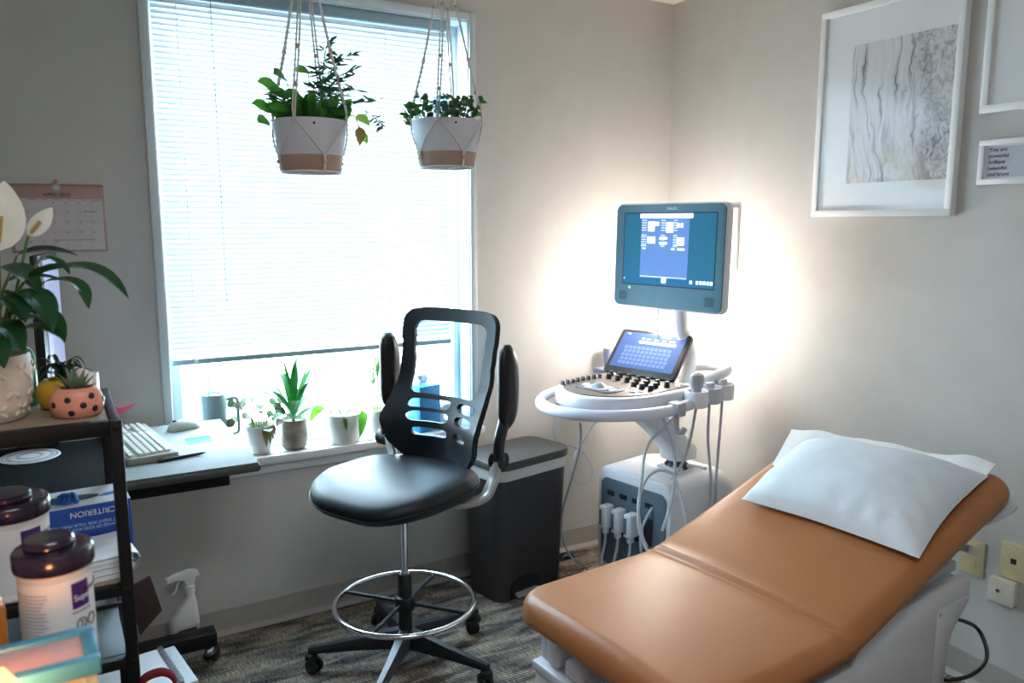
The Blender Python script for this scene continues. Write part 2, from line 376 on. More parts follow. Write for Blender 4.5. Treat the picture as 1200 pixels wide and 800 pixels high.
# spindly bamboo pot
t = empty('potted_plant', 'narrow white pot of thin upright stems half hidden by the chair back', 'potted plant', (-1.535, .05, SZ))
pot_lathe(hollow(.036, .048, .10), whitec, t); soil(.042, .085, t, mat('tan_bark', (170, 140, 104), .9, var=.3, scale=120))
b = NB(); rnd = random.Random(9)
for k in range(9):
    a = rnd.uniform(0, 6.28); r_ = rnd.uniform(.004, .026); x, y = r_*math.cos(a), r_*math.sin(a); h = rnd.uniform(.16, .22)
    tube(b, [(x, y, .085), (x*1.2, y*1.2, .085+h)], .0016, 5)
    for q in range(7):
        aa = rnd.uniform(0, 6.28); z0 = .085+h*rnd.uniform(.75, 1); p = Vector((x*1.2, y*1.2, z0)); d = Vector((math.cos(aa), math.sin(aa), 0))
        leaf(b, p, p+d*.018+Vector((0, 0, .02)), p+d*.034+Vector((0, 0, -.045)), .006, .2, 6)
obj('foliage', b, mat('fresh_leaf', (104, 158, 66), .45, var=.3, scale=30), t)
# behind the chair: tissue box, white dish, little cactus
t = empty('tissue_box', 'blue box on the ledge seen through the chair mesh', 'box', (-1.325, .045, SZ)); t.rotation_euler.z = R(12)
b = NB(); bx(b, -.055, .055, -.05, .05, 0, .20, .002); obj('carton', b, mat('blue_carton', (60, 150, 205), .6, var=.25, scale=18), t)
b = NB(); rnd = random.Random(1); 
for k in range(5): leaf(b, (-.02+.008*k, 0, .198), (-.02+.01*k, rnd.uniform(-.01, .01), .23), (-.03+.015*k, rnd.uniform(-.02, .02), .245), .035, .3, 5)
obj('tissue', b, paper, t)
t = empty('tape_roll', 'round white roll standing on the ledge beside the blue box', 'roll', (-1.215, .05, SZ))
b = NB(); Mx = Matrix.Rotation(R(90), 4, 'X'); lathe(b, [(.022, -.02), (.05, -.02), (.052, -.018), (.052, .018), (.05, .02), (.022, .02), (.022, -.02)], 36, (0, 0, .052), Mx); obj('roll', b, whitec, t)
t = empty('potted_cactus', 'tiny brown cactus in a pale pot at the right end of the ledge', 'potted plant', (-1.165, .04, SZ))
pot_lathe(hollow(.02, .026, .05, .004), whitec, t)
b = NB(); lathe(b, [(0, .044), (.018, .046), (.021, .062), (.017, .085), (.008, .097), (0, .10)], 12); obj('cactus', b, mat('cactus_brown', (118, 110, 78), .8, var=.4, scale=200, bump=1, bscale=200), t)

# ------------------------------------------------------------------ hanging planters
SCALED = [o for o in bpy.data.objects if o.type == 'EMPTY' and o.name.startswith('potted_plant')]
for o in SCALED: o.scale = (1.14,)*3; o['group'] = 'potted plants on the window ledge'
SCALED[2].scale = (1.28, 1.28, 1.15)
def planter(name_lbl, x, y, zr, rt, rb, h, seed):
    t = empty('hanging_planter', name_lbl, 'hanging planter', (x, y, zr-h), 0, 'hanging planters at the window')
    white = mat('planter_white', (222, 222, 230), .5, var=.02); tan = mat('planter_clay', (186, 156, 138), .6, var=.08)
    zb = h*.30; rz_ = rb+(rt-rb)*.30
    b = NB(); lathe(b, [(rz_-.003, zb-.0005), (rz_, zb), (rb+(rt-rb)*.65, h*.65), (rt, h-.003), (rt-.002, h), (rt-.006, h-.003), (rt-.012, h*.8)], 48); obj('pot', b, white, t, sharp=50)
    b = NB(); lathe(b, [(0, 0), (rb-.004, 0), (rb, .004), (rz_, zb), (rz_-.004, zb)], 48); obj('clay_base', b, tan, t, sharp=50)
    b = NB(); lathe(b, [(0, h-.018), (rt*.6, h-.02), (rt-.011, h-.026)], 32); obj('soil', b, soilm, t)
    b = NB()
    a = R(-100)
    lathe(b, [(0, 0), (.004, 0), (.004, .001), (0, .001)], 10, (rt*.985*math.cos(a)*.995, rt*.985*math.sin(a)*.995, h-.018), Matrix.Rotation(R(90), 4, 'X')); obj('drain_hole', b, ink, t)
    hg = NB(); top = Vector((0, 0, 2.50-(zr-h)))
    az = [R(-128+90*k) for k in range(4)]
    bd = []
    for k in range(4):
        a = az[k]; rim = Vector(((rt+.006)*math.cos(a), (rt+.006)*math.sin(a), h-.005))
        for s in (0, 1):
            off = Vector((-math.sin(a), math.cos(a), 0))*(.004*(2*s-1))
            tube(hg, [top+off*.5, top*.35+rim*.65+off*1.3, rim+off+Vector((0, 0, .03)), rim+off*.5], .003, 6)
        for f in (.30, .62, .82): bd.append(top*(1-f)+rim*f)
        for s in (-1, 1):
            a2 = a+s*R(45); zj = h*.26; rj = rb+(rt-rb)*.26+.006
            mid = a+s*R(22); pts = [rim]
            for q in range(1, 7):
                ff = q/6; aa = a+s*R(45)*ff; zz = rim.z+(zj-rim.z)*ff; rr = rb+(rt-rb)*max(0, zz/h)+.005
                pts.append(Vector((rr*math.cos(aa), rr*math.sin(aa), zz)))
            tube(hg, pts, .0032, 6)
        a2 = a+R(45); rj = rb+(rt-rb)*.2+.006; bd.append(Vector((rj*math.cos(a2), rj*math.sin(a2), h*.17)))
        tube(hg, [Vector((rj*math.cos(a2), rj*math.sin(a2), h*.27)), Vector(((rb+.006)*math.cos(a2), (rb+.006)*math.sin(a2), .0)), Vector((rb*.7*math.cos(a2), rb*.7*math.sin(a2), -.006)), Vector((0, 0, -.007))], .0042, 6)
    tube(hg, [Vector(((rb-.004)*math.cos(2*PI*k/40), (rb-.004)*math.sin(2*PI*k/40), -.0045)) for k in range(40)], .0036, 6, closed=True)
    tube(hg, [top, top+Vector((0, 0, .10))], .007, 8); 
    for p in bd: lathe(hg, [(0, -.0075), (.006, -.005), (.0078, 0), (.006, .005), (0, .0075)], 10, p, mi=1)
    obj('macrame_hanger', hg, [rope, bead], t)
    b = NB(); zt = H-(zr-h); tube(b, spline([(0, 0, zt), (0, 0, zt-.02), (.012, 0, zt-.03), (.008, 0, zt-.045), (-.004, 0, zt-.04)], 6), .0025, 6); obj('ceiling_hook', b, chrome, t)
    return t
p1 = planter('white and clay hanging planter with feathery fern, left of the two at the window', -1.945, -.5, 1.922, .118, .096, .158, 1)
p2 = planter('white and clay hanging planter of small dark leaves, right of the two at the window', -1.459, -.5, 1.952, .122, .098, .156, 2)
# plant of the left planter
rnd = random.Random(12); b = NB(); h = .155
for (dx, dz, s) in ((-.10, .085, .075), (-.085, .115, .08), (-.075, .06, .07), (-.12, .02, .075), (-.04, .07, .07), (-.02, .05, .065), (.01, .045, .06), (-.05, .03, .06), (-.085, .02, .06), (.04, .04, .055), (.06, .025, .05), (-.01, .15, .05), (-.13, -.01, .07)):
    y = rnd.uniform(-.07, .02); base = Vector((dx*.6, y*.5, h)); p = Vector((dx, y, h+dz)); a = rnd.uniform(-.6, .6)
    tube(b, [base, (base+p)/2+Vector((0, 0, .01)), p], .0015, 5)
    d = Vector((math.copysign(1, dx-.001)*math.cos(a), math.sin(a)-.4, rnd.uniform(-.3, .6))).normalized()
    leaf(b, p, p+d*s*.5+Vector((0, 0, .012)), p+d*s, s*.62, .15, 7, side=Vector((.2, -.8, .5)))
for k in range(60):
    a = rnd.uniform(0, 6.28); r_ = rnd.uniform(.02, .1); p = Vector((r_*math.cos(a), r_*math.sin(a), h-.005)); d = Vector((math.cos(a)*.7+rnd.uniform(-.4, .4), math.sin(a)*.5, rnd.uniform(.5, 1.6))).normalized(); s = rnd.uniform(.05, .10)
    leaf(b, p, p+d*s*.6+Vector((0, 0, .01)), p+d*s, .030, .15, 6, side=Vector((rnd.uniform(-.3, .5), -.8, .5)))
obj('broad_leaves', b, leaf_m, p1)
b = NB()
for (dx, dz) in ((.10, .21), (.14, .17), (.06, .25), (.09, .13), (.17, .12), (.04, .17), (.12, .09), (.02, .12), (.20, .07), (.16, .23), (.07, .10), (-.15, .07)):
    p0 = Vector((.03 if dx > 0 else -.06, rnd.uniform(-.04, .04), h)); p3 = Vector((dx, rnd.uniform(-.10, .04), h+dz)); c = Vector((p0.x+(dx-p0.x)*.25, p0.y, h+dz*.85))
    pts = [p0*(1-t_)**2+c*2*t_*(1-t_)+p3*t_*t_ for t_ in [i/12 for i in range(13)]]
    tube(b, pts, .0018, 4)
    for i in range(4, 13):
        for s in (0, 1, 2):
            aa = rnd.uniform(0, 6.28); d = Vector((math.cos(aa), math.sin(aa), rnd.uniform(-.2, .7))).normalized()*rnd.uniform(.025, .05)
            leaf(b, pts[i], pts[i]+d*.5, pts[i]+d, .0075, .1, 3, side=Vector((.2, -.9, .3)))
pts = spline([(.05, -.03, h), (.13, -.05, h+.05), (.20, -.06, h+.02), (.225, -.06, h-.01)], 5); tube(b, pts, .001, 4)
for q in pts[8:]:
    for s in range(3):
        aa = rnd.uniform(0, 6.28); d = Vector((math.cos(aa), math.sin(aa), rnd.uniform(-.7, .3))).normalized()*.03; leaf(b, q, q+d*.5, q+d, .007, .1, 3, side=Vector((.2, -.9, .3)))
obj('fern_fronds', b, mat('fern_green', (54, 98, 52), .5, var=.3, scale=20), p1)
b = NB(); tube(b, spline([(.06, -.06, h-.01), (.115, -.075, h+.02), (.135, -.08, h-.01), (.14, -.08, h-.05)], 6), .0015, 5)
leaf(b, (.125, -.08, h+.012), (.15, -.09, h+.02), (.17, -.09, h-.012), .034, .1, 6, side=Vector((0, -1, .4))); leaf(b, (.138, -.08, h-.03), (.155, -.085, h-.04), (.16, -.085, h-.07), .026, .1, 6, side=Vector((0, -1, .2)))
leaf(b, (.135, -.08, h-.015), (.142, -.085, h-.03), (.135, -.085, h-.075), .036, .1, 6, mi=1, side=Vector((0, -1, .2)))
obj('trailing_stem', b, [leaf_l, mat('withered_leaf', (176, 150, 84), .6, var=.3)], p1)
# plant of the right planter
leaf_s = mat('small_dark_leaf', (44, 78, 42), .4, var=.4, scale=20); translucent(leaf_s, (80, 130, 40), .25)
b = NB(); rnd = random.Random(4); h = .15
for k in range(80):
    a = rnd.uniform(0, 6.28); r_ = rnd.uniform(.01, .10); p0 = Vector((r_*math.cos(a), r_*math.sin(a), h-.01)); hh = rnd.uniform(.015, .085)
    if k < 9: a = R(160+rnd.uniform(-40, 50)); p0 = Vector((.09*math.cos(a), .09*math.sin(a), h)); hh = rnd.uniform(-.01, .05)
    p = p0+Vector((math.cos(a)*.04*(1.4 if k < 9 else .6), math.sin(a)*.03, hh)); tube(b, [p0, (p0+p)/2+Vector((0, 0, .012)), p], .0013, 4)
    for s in range(2):
        d = Vector((rnd.uniform(-1, 1), rnd.uniform(-1, .5), rnd.uniform(-.2, .9))).normalized()*rnd.uniform(.02, .034)
        leaf(b, p, p+d*.5+Vector((0, 0, .004)), p+d, .021, .2, 4, side=Vector((.1, -.8, .6)))
obj('foliage', b, leaf_s, p2)
gp = Vector((-1.459-.070, -.5-.105, 1.955+.034))
t = empty('glass_globe', 'clear glass bubble stuck in the right hanging planter', 'globe', gp)
gm = clear_pane('clear_glass', (.66, .80, .88))
b = NB(); lathe(b, [(.031*math.sin(PI*i/16), -.031*math.cos(PI*i/16)) for i in range(17)], 28); obj('bubble', b, gm, t)
b = NB(); tube(b, [(0, 0, -.03), (.004, .02, -.075)], .004, 8); obj('spike', b, gm, t)
# ------------------------------------------------------------------ desk
DZ = .88
t = empty('standing_desk', 'pale grey standing desk with black underframe against the window wall', 'desk', (0, 0, 0))
dtop = mat('grey_laminate', (112, 117, 117), .6, var=.05, scale=160); dedge = mat('desk_edge', (70, 72, 74), .5)
b = NB(); bx(b, -3.95, -2.197, -.70, -.075, DZ-.004, DZ, .0015); obj('desktop', b, dtop, t)
b = NB(); bx(b, -3.95, -2.192, -.706, -.07, DZ-.030, DZ-.0035, .010, 3); obj('edge_band', b, dedge, t)
b = NB(); bx(b, -3.9, -2.27, -.62, -.57, DZ-.085, DZ-.03, .004); bx(b, -3.9, -2.27, -.2, -.16, DZ-.085, DZ-.03, .004); bx(b, -2.36, -2.27, -.6, -.18, DZ-.075, DZ-.031, .004)
obj('underframe', b, black_m, t)
b = NB(); bx(b, -2.72, -2.64, -.43, -.35, .06, DZ-.03, .006); obj('leg', b, black_m, t)
b = NB(); bx(b, -2.80, -2.275, -.235, -.165, .075, .13, .006); bx(b, -2.72, -2.65, -.40, -.19, .085, .125, .004); fb = obj('foot_bar', b, black_m, t)
def castor(name, parent, x, y, z, r=.027, rz=0, m=None):
    b = NB(); M = Matrix.Rotation(rz, 4, 'Z') @ Matrix.Rotation(R(90), 4, 'X')
    for s in (-1, 1): lathe(b, [(0, -.009), (r-.004, -.009), (r, -.005), (r, .005), (r-.004, .009), (0, .009)], 22, Matrix.Rotation(rz, 3, 'Z') @ Vector((.018, s*.014, 0)) + Vector((x, y, z)), M)
    bm2 = NB(); lathe(bm2, [(0, -.004), (.019, -.004), (.022, .006), (.017, .022), (.008, .03), (.008, .055), (0, .055)], 18, (x, y, z+.012))
    c = obj(name, bm2, m or black_p, parent); w = obj('wheel', b, black_p, c); return c
castor('caster', t, -2.30, -.20, .028, .027, R(60), chrome)
# mat lying on the left part of the desk, round white coaster on it
mt = mat('black_leatherette', (20, 23, 23), .8, spec=.08, var=.1, scale=80, bump=.3, bscale=500)
b = NB(); bx(b, -3.6, -2.58, -.72, -.17, DZ+.0005, DZ+.0045, .002)
loft(b, [[Vector((x, -.72+.0, DZ+.0043)), Vector((x, -.728, DZ)), Vector((x, -.728, DZ-.033)), Vector((x, -.723, DZ-.033)), Vector((x, -.723, DZ)), Vector((x, -.717, DZ+.001))] for x in (-3.6, -2.58)])
tag(obj('desk_mat', b, mt), 'black leather-look desk mat folded over the desk front behind the shelf', 'desk mat')
cp = PZ(35, 535, DZ+.005)
t = empty('coaster', 'round white coaster with fine grey rings on the black desk mat', 'coaster', (cp.x, cp.y, DZ+.0047))
b = NB(); lathe(b, [(0, 0), (.082, 0), (.084, .001), (.082, .003), (0, .003)], 48); obj('disc', b, mat('white_felt', (214, 214, 216), .8), t)
b = NB()
for r_ in (.03, .036, .058, .064, .074): lathe(b, [(r_-.0016, .0031), (r_-.0016, .0035), (r_, .0036), (r_+.0016, .0035), (r_+.0016, .0031)], 48)
obj('printed_rings', b, mat('grey_print', (150, 150, 156), .8), t)
# keyboard
k0 = PZ(180, 519, DZ)
t = empty('keyboard', 'off-white wired computer keyboard on the grey desk', 'keyboard', (-2.500, -.328, DZ), R(97))
kb = mat('keyboard_beige', (150, 153, 142), .5, var=.02); kk = mat('key_ivory', (226, 226, 220), .5, var=.02)
b = NB(); prism(b, rrect(.44, .15, .012), 0, .022, b=.004); obj('case', b, kb, t)
b = NB()
for r_ in range(6):
    x = -.205
    row = {0: [.018]*15, 1: [.018]*13+[.036], 2: [.028]+[.018]*12+[.027], 3: [.033]+[.018]*11+[.041], 4: [.042]+[.018]*10+[.051], 5: [.026]*3+[.118]+[.026]*3}[r_]
    for w in row:
        cxk = x+w/2; x += w+.0009
        box(b, (cxk, .056-.0195*r_-(.004 if r_ else -.004), .026), (w-.0045, .0140, .009), .002, 1)
    for q in range(6):
        xx = .095+.0195*q if q < 3 else .158+.0195*(q-3)
        if r_ in (3,) and q < 3: continue
        if xx < .21: box(b, (xx, .056-.0195*r_-(.004 if r_ else -.004), .026), (.0150, .0140, .009), .002, 1)
obj('keys', b, kk, t)
# mouse
mp_ = PZ(212, 499, DZ)
t = empty('computer_mouse', 'pale grey computer mouse near the back corner of the desk', 'mouse', (-2.335, -.165, DZ), R(15))
b = NB(); rings = []
for i in range(13):
    u = -1+2*i/12; c = math.sqrt(max(0.02, 1-abs(u)**2.6)); hgt = .034*(1-.25*(u+.2)**2)*max(.3, c**.6); w = .031*max(.35, c**.7)
    rings.append([Vector((u*.056, w*math.cos(a), max(0, .002+hgt*math.sin(a)) if math.sin(a) > 0 else 0.0)) for a in [2*PI*j/20 for j in range(20)]])
loft(b, rings); obj('shell', b, mat('mouse_grey', (176, 184, 172), .45, var=.02), t, sharp=60)
b = NB(); lathe(b, [(0, -.004), (.008, -.004), (.008, .004), (0, .004)], 16, (-.03, 0, .028), Matrix.Rotation(R(90), 4, 'X')); obj('scroll_wheel', b, ink, t)
# blue note strip and pen
q0 = PZ(233, 517, DZ); t = empty('sticky_note', 'curled light blue sticky note lying on the grey desk', 'note', (q0.x, q0.y, DZ), R(4))
b = NB(); loft(b, [[Vector((x, y, .001+.010*((y+.02)/.04)**2)) for y in [(-.02+.04*i/8) for i in range(9)]]+[Vector((x, y, .0004+.010*((y+.02)/.04)**2)) for y in [(.02-.04*i/8) for i in range(9)]] for x in (-.04, .04)])
obj('paper', b, mat('blue_note', (128, 196, 224), .7), t)
q0 = PZ(214, 537, DZ); t = empty('pen', 'black ballpoint pen lying at the front of the desk below the keyboard', 'pen', (q0.x, q0.y, DZ+.0055), R(12))
b = NB(); tube(b, [(-.075, 0, 0), (-.070, 0, 0), (-.03, 0, 0), (.045, 0, 0), (.062, 0, 0), (.072, 0, 0)], [.003, .0052, .0055, .005, .0035, .0008], 12); obj('barrel', b, black_p, t)
b = NB(); box(b, (-.05, .002, .0058), (.042, .003, .0015), .0006); obj('clip', b, mat('dark_chrome', (90, 92, 96), .3, metal=.8), t)
# desktop monitor, seen almost edge-on
e0 = P(50, 360, 2.22); e1 = P(72, 360, 2.56)
v = (e1-e0); v.z = 0; wv_ = v.length; ang = math.atan2(v.y, v.x)
t = empty('desktop_monitor', 'black desktop monitor seen almost edge-on behind the peace lily', 'monitor', ((e0.x+e1.x)/2, (e0.y+e1.y)/2, DZ+.005), ang)
b = NB(); box(b, (0, .012, .44), (wv_, .022, .37), .006); obj('housing', b, black_p, t)
b = NB(); box(b, (.02, -.0002, .44), (wv_-.07, .003, .335), .001); obj('screen', b, mat('lavender_screen', (120, 122, 150), .4, emit=(176, 178, 214), estr=.28), t)
b = NB(); bx(b, .13, .19, .03, .075, .008, .42, .006); prism(b, rrect(.15, .11, .03), 0.001, .012, Matrix.Translation((.21, .10, 0)), .004); obj('stand', b, black_p, t)
# pink paper tip
t = empty('paper_slip', 'bright pink paper slip leaning on the wall above the keyboard', 'paper', (-2.44, -.085, DZ))
b = NB(); q = [PY(x, y, -.085)-t.location for x, y in ((118, 468), (140, 478), (161, 472), (152, 479), (138, 486), (128, 500))]
prism(b, [(p.x, p.z) for p in q]+[(q[-1].x, 0), (q[0].x, 0)], -.0006, .0006, Matrix.Rotation(R(90), 4, 'X')); obj('paper', b, mat('hot_pink', (240, 90, 140), .7), t)

# ------------------------------------------------------------------ wall calendar
t = empty('wall_calendar', 'spiral wall calendar for April 2025 with mauve border hanging left of the window', 'calendar', (-2.665, -.001, 1.50))
mauve = mat('mauve_card', (176, 142, 138), .7, var=.04)
W2 = .141
b = NB(); bx(b, -W2, W2, -.004, 0, 0, .222, .0008); obj('backing', b, mauve, t)
b = NB(); bx(b, -W2+.010, W2-.007, -.0048, -.004, .008, .178); obj('month_page', b, mat('calendar_page', (206, 198, 198), .8, var=.03), t)
b = NB()
for i in range(1, 7): x = -W2+.010+(2*W2-.017)*i/7; bx(b, x-.0003, x+.0003, -.0051, -.0047, .008, .172)
for j in range(1, 6): z = .008+.164*j/5 if j < 5 else .172; bx(b, -W2+.010, W2-.007, -.0051, -.0047, z-.0003, z+.0003)
obj('grid_lines', b, mat('grid_grey', (168, 160, 164), .8), t)
fr_ = lambda x, z, y=-.0049: Matrix.Translation((x, y, z)) @ Matrix.Rotation(R(90), 4, 'X')
text('month_title', 'APRIL 2025', .0165, fr_(.0, .191, -.0042), ink, t)
tb = bpy.data.objects
day = 0
cells = []
for j in range(5):
    for i in range(7):
        n = j*7+i-1
        if 1 <= n <= 30: cells.append((i, j, n))
nb_ = NB()
for (i, j, n) in cells:
    o = text('n', str(n), .008, fr_(-W2+.010+(2*W2-.017)*(i+.16)/7, .172-.164*(j+.2)/5, -.0049), ink); tmp = NB(); tmp.from_mesh(o.data); bpy.data.objects.remove(o); add(nb_, tmp)
obj('day_numbers', nb_, ink, t)
nb_ = NB()
for i, s in enumerate(('Sunday', 'Monday', 'Tuesday', 'Wednesday', 'Thursday', 'Friday', 'Saturday')):
    o = text('n', s, .0048, fr_(-W2+.010+(2*W2-.017)*(i+.5)/7, .1752, -.0049), ink); tmp = NB(); tmp.from_mesh(o.data); bpy.data.objects.remove(o); add(nb_, tmp)
obj('weekday_names', nb_, ink, t)
b = NB(); bx(b, -.02, .105, -.0052, -.0048, .0405, .0418); bx(b, .075, .115, -.0052, -.0048, .135, .1365); obj('handwritten_notes', b, ink, t)
gold = mat('gold_wire', (196, 160, 90), .35, metal=.8, var=.05); b = NB()
n_ = 56
for k in range(n_):
    x = -W2+.004+(2*W2-.008)*k/(n_-1)
    if abs(x) < .014: continue
    tube(b, [(x+.0005*math.cos(a), -.0025+.0045*math.cos(a), .2205+.0045*math.sin(a)) for a in [2*PI*q/10 for q in range(10)]], .0006, 4, closed=True)
tube(b, [(-W2, -.0025, .2252), (W2, -.0025, .2252)], .0008, 5)
obj('spiral_binding', b, gold, t)
b = NB(); lathe(b, [(0, 0), (.011, 0), (.011, .0006), (0, .0006)], 24, (0, -.0042, .2165), Matrix.Rotation(R(90), 4, 'X')); obj('thumb_cutout', b, wallm, t)
t2 = empty('push_pin', 'brass push pin holding up the wall calendar', 'pin', (-2.665, -.001, 1.735))
b = NB(); lathe(b, [(0, 0), (.003, 0), (.004, .008), (.007, .010), (.0065, .015), (0, .016)], 16, M=Matrix.Rotation(R(90), 4, 'X')); obj('head', b, mat('brass', (150, 120, 60), .4, metal=.7), t2)

# ------------------------------------------------------------------ black shelf unit
TZ = 1.24
SX0, SX1, SY0, SY1 = -3.55, -2.612, -1.515, -1.175
t = empty('shelf_rack', 'black metal shelf rack with tan top in front of the desk', 'shelf', (0, 0, 0))
pw = .022
for (x, y) in ((SX1-pw, SY0), (SX1-pw, SY1-pw), (SX0, SY0), (SX0, SY1-pw)):
    b = NB(); bx(b, x, x+pw, y, y+pw, 0, TZ-.001, .003); lp = obj('post', b, black_m, t)
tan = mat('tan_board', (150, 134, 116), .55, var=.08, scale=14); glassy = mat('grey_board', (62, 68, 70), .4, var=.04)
lv = (TZ-.006, .922, .775, .27)
for k, z in enumerate(lv):
    th = .022
    for (nm, a) in (('front_rail', (SX0+pw, SX1-pw, SY0, SY0+.02)), ('rear_rail', (SX0+pw, SX1-pw, SY1-.02, SY1)), ('side_rail', (SX1-pw+.003, SX1-.003, SY0+pw, SY1-pw)), ('side_rail', (SX0, SX0+.026, SY0+pw, SY1-pw))):
        b = NB(); bx(b, *a, z-th, z+.006 if k == 0 else z-.001, .002); obj(nm, b, black_m, t)
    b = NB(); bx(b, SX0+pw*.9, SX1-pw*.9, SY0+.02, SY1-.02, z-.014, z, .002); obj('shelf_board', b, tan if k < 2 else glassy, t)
for z in (TZ-.014, .91, .765):
    b = NB(); lathe(b, [(0, -.001), (.0065, 0), (.006, .002), (.003, .0035), (0, .0035)], 14, (SX1-pw*.5, SY0, z), Matrix.Rotation(R(90), 4, 'X')); obj('bolt', b, black_m, t)
lz = lv[0]

# things on its top
lp_ = Vector((-2.825, -1.365, lz))
t = empty('peace_lily', 'peace lily with white blooms in an embossed cream pot on the rack', 'potted plant', lp_)
cream = mat('cream_glaze', (226, 214, 200), .42, var=.04)
b = NB(); prof = [(0, 0), (.052, 0), (.060, .004), (.070, .03), (.0755, .062), (.0765, .09), (.0755, .118), (.073, .124), (.070, .122), (.068, .10)]
lathe(b, prof, 48)
for row in range(3):                       # raised petal ornament
    for k in range(10):
        a0 = 2*PI*(k+.5*(row % 2))/10; z0 = .024+.036*row
        for s in range(4):
            an = R(45+90*s); pts = []
            rr = .064+.0045*row+(.004 if row else 0)
            t_ = NB(); lathe(t_, [(.0075*math.sin(PI*i/6), -.0075*math.cos(PI*i/6)) for i in range(7)], 8)
            bmesh.ops.scale(t_, vec=(.55, .35, 1.0), verts=t_.verts[:])
            zc = z0+.010*math.sin(an); rr = (.0665 if row == 0 else .0745 if row == 1 else .0762)
            if row == 0: rr = .064+(zc-.014)*.32
            M = Matrix.Translation((0, 0, zc)) @ Matrix.Rotation(a0+.010*math.cos(an)/rr, 4, 'Z') @ Matrix.Translation((rr, 0, 0)) @ Matrix.Rotation(R(90), 4, 'Z') @ Matrix.Rotation(-an+R(90), 4, 'Y')
            add(b, t_, M)
obj('pot', b, cream, t, sharp=50)
b = NB(); lathe(b, [(0, .108), (.04, .109), (.069, .106)], 28); obj('soil', b, soilm, t)
lily = mat('lily_leaf', (22, 54, 33), .28, var=.35, scale=9); translucent(lily, (70, 130, 60), .15)
def L3(x, y, dd): return P(x, y, dd)-lp_
b = NB(); sb = NB()
S = lambda x, y, d=1.56: L3(x, y, d)
crown = Vector((0, 0, .11))
# (ctrl stalk end, leaf ctrl, tip, width)   pixel + depth of leaves that show
lv_ = [((30, 328, 1.50), (105, 290, 1.48), (151, 350, 1.46), .058), ((20, 300, 1.60), (50, 286, 1.62), (92, 300, 1.64), .055), ((52, 330, 1.62), (98, 320, 1.64), (104, 362, 1.62), .045),
       ((8, 345, 1.48), (50, 335, 1.44), (62, 390, 1.42), .062), ((4, 372, 1.52), (60, 352, 1.50), (76, 402, 1.47), .055), ((0, 395, 1.50), (45, 372, 1.47), (74, 398, 1.45), .05),
       ((-8, 315, 1.52), (20, 308, 1.50), (48, 345, 1.46), .062), ((-12, 355, 1.44), (14, 338, 1.42), (30, 378, 1.40), .07), ((-10, 380, 1.46), (10, 375, 1.43), (28, 415, 1.41), .055),
       ((2, 385, 1.60), (30, 370, 1.62), (55, 372, 1.66), .05), ((-30, 330, 1.5), (-40, 300, 1.5), (-20, 260, 1.5), .06), ((10, 330, 1.7), (40, 318, 1.74), (80, 330, 1.78), .05),
       ((-40, 350, 1.45), (-80, 330, 1.45), (-110, 380, 1.45), .06), ((-20, 340, 1.7), (-40, 310, 1.78), (-60, 330, 1.85), .06), ((-20, 400, 1.42), (-5, 395, 1.38), (5, 432, 1.36), .05), ((50, 300, 1.56), (72, 305, 1.55), (82, 322, 1.53), .022), ((20, 362, 1.55), (52, 345, 1.53), (66, 362, 1.5), .045)]
for (a, c, e, w) in lv_:
    a, c, e = S(*a), S(*c), S(*e)
    tube(sb, [crown+Vector((a.x*.15, a.y*.15, -.01)), crown*.4+a*.6+Vector((0, 0, .015)), a], [.0035, .0028, .0024], 6)
    leaf(b, a, c, e, w, .35, 10, prof=.75)
obj('leaves', b, lily, t); obj('leaf_stalks', sb, stemm, t)
for (base_, tip_, w, st) in (((33, 276, 1.56), (61, 243, 1.57), .034, (14, 360, 1.56)), ((-2, 294, 1.50), (5, 212, 1.50), .075, (0, 380, 1.52))):
    a, e = S(*base_), S(*tip_)
    sp = NB(); s0 = S(*st)
    tube(sp, spline([crown, s0*.5+crown*.5, s0, a], 5), .0028, 6, mi=1)
    leaf(sp, a, (a+e)/2+Vector((.004, -.01, 0)), e, w, .45, 10, prof=.8, side=Vector((.1, -1, .1)))
    d = (e-a); tube(sp, [a+d*.12+Vector((0, -.010, 0)), a+d*.5+Vector((0, -.012, 0))], .0035, 8, mi=2)
    obj('bloom', sp, [mat('spathe_white', (236, 236, 226), .45, var=.03), mat('bloom_stalk', (84, 120, 50), .5), mat('spadix', (206, 176, 110), .8, bump=1, bscale=600)], t)
# hand sanitiser
sp_ = PZ(50, 472, lz); 
t = empty('pump_bottle', 'clear green hand gel bottle behind the cream pot on the rack', 'bottle', (-2.778, -1.262, lz), R(15))
gel = mat('green_gel', (110, 190, 160), .12, var=.05); seethrough(gel, .35, (190, 240, 220))
b = NB()
def sq(w, d, z, r): return [Vector((x, y, z)) for x, y in rrect(w, d, r, 5)]
loft(b, [sq(.06, .04, 0, .012), sq(.064, .044, .004, .014), sq(.064, .044, .10, .014), sq(.055, .038, .115, .014), sq(.024, .024, .125, .0119), sq(.022, .022, .135, .0109)]); obj('bottle', b, gel, t)
b = NB(); lathe(b, [(0, .133), (.014, .133), (.014, .148), (.006, .151), (.005, .172), (.009, .173), (.009, .180), (0, .181)], 20); tube(b, [(0, 0, .176), (-.012, -.02, .178), (-.017, -.03, .172)], .0045, 8); obj('pump', b, mat('clear_pump', (210, 226, 224), .25), t)
b = NB(); box(b, (0, -.0225, .062), (.05, .0008, .06)); obj('label', b, mat('green_label', (84, 160, 120), .5, var=.3, scale=40), t, label='green printed label')
text('lettering', 'PURELL', .012, Matrix.Translation((0, -.0231, .078)) @ Matrix.Rotation(R(90), 4, 'X'), mat('navy_print', (40, 46, 120), .6), t)
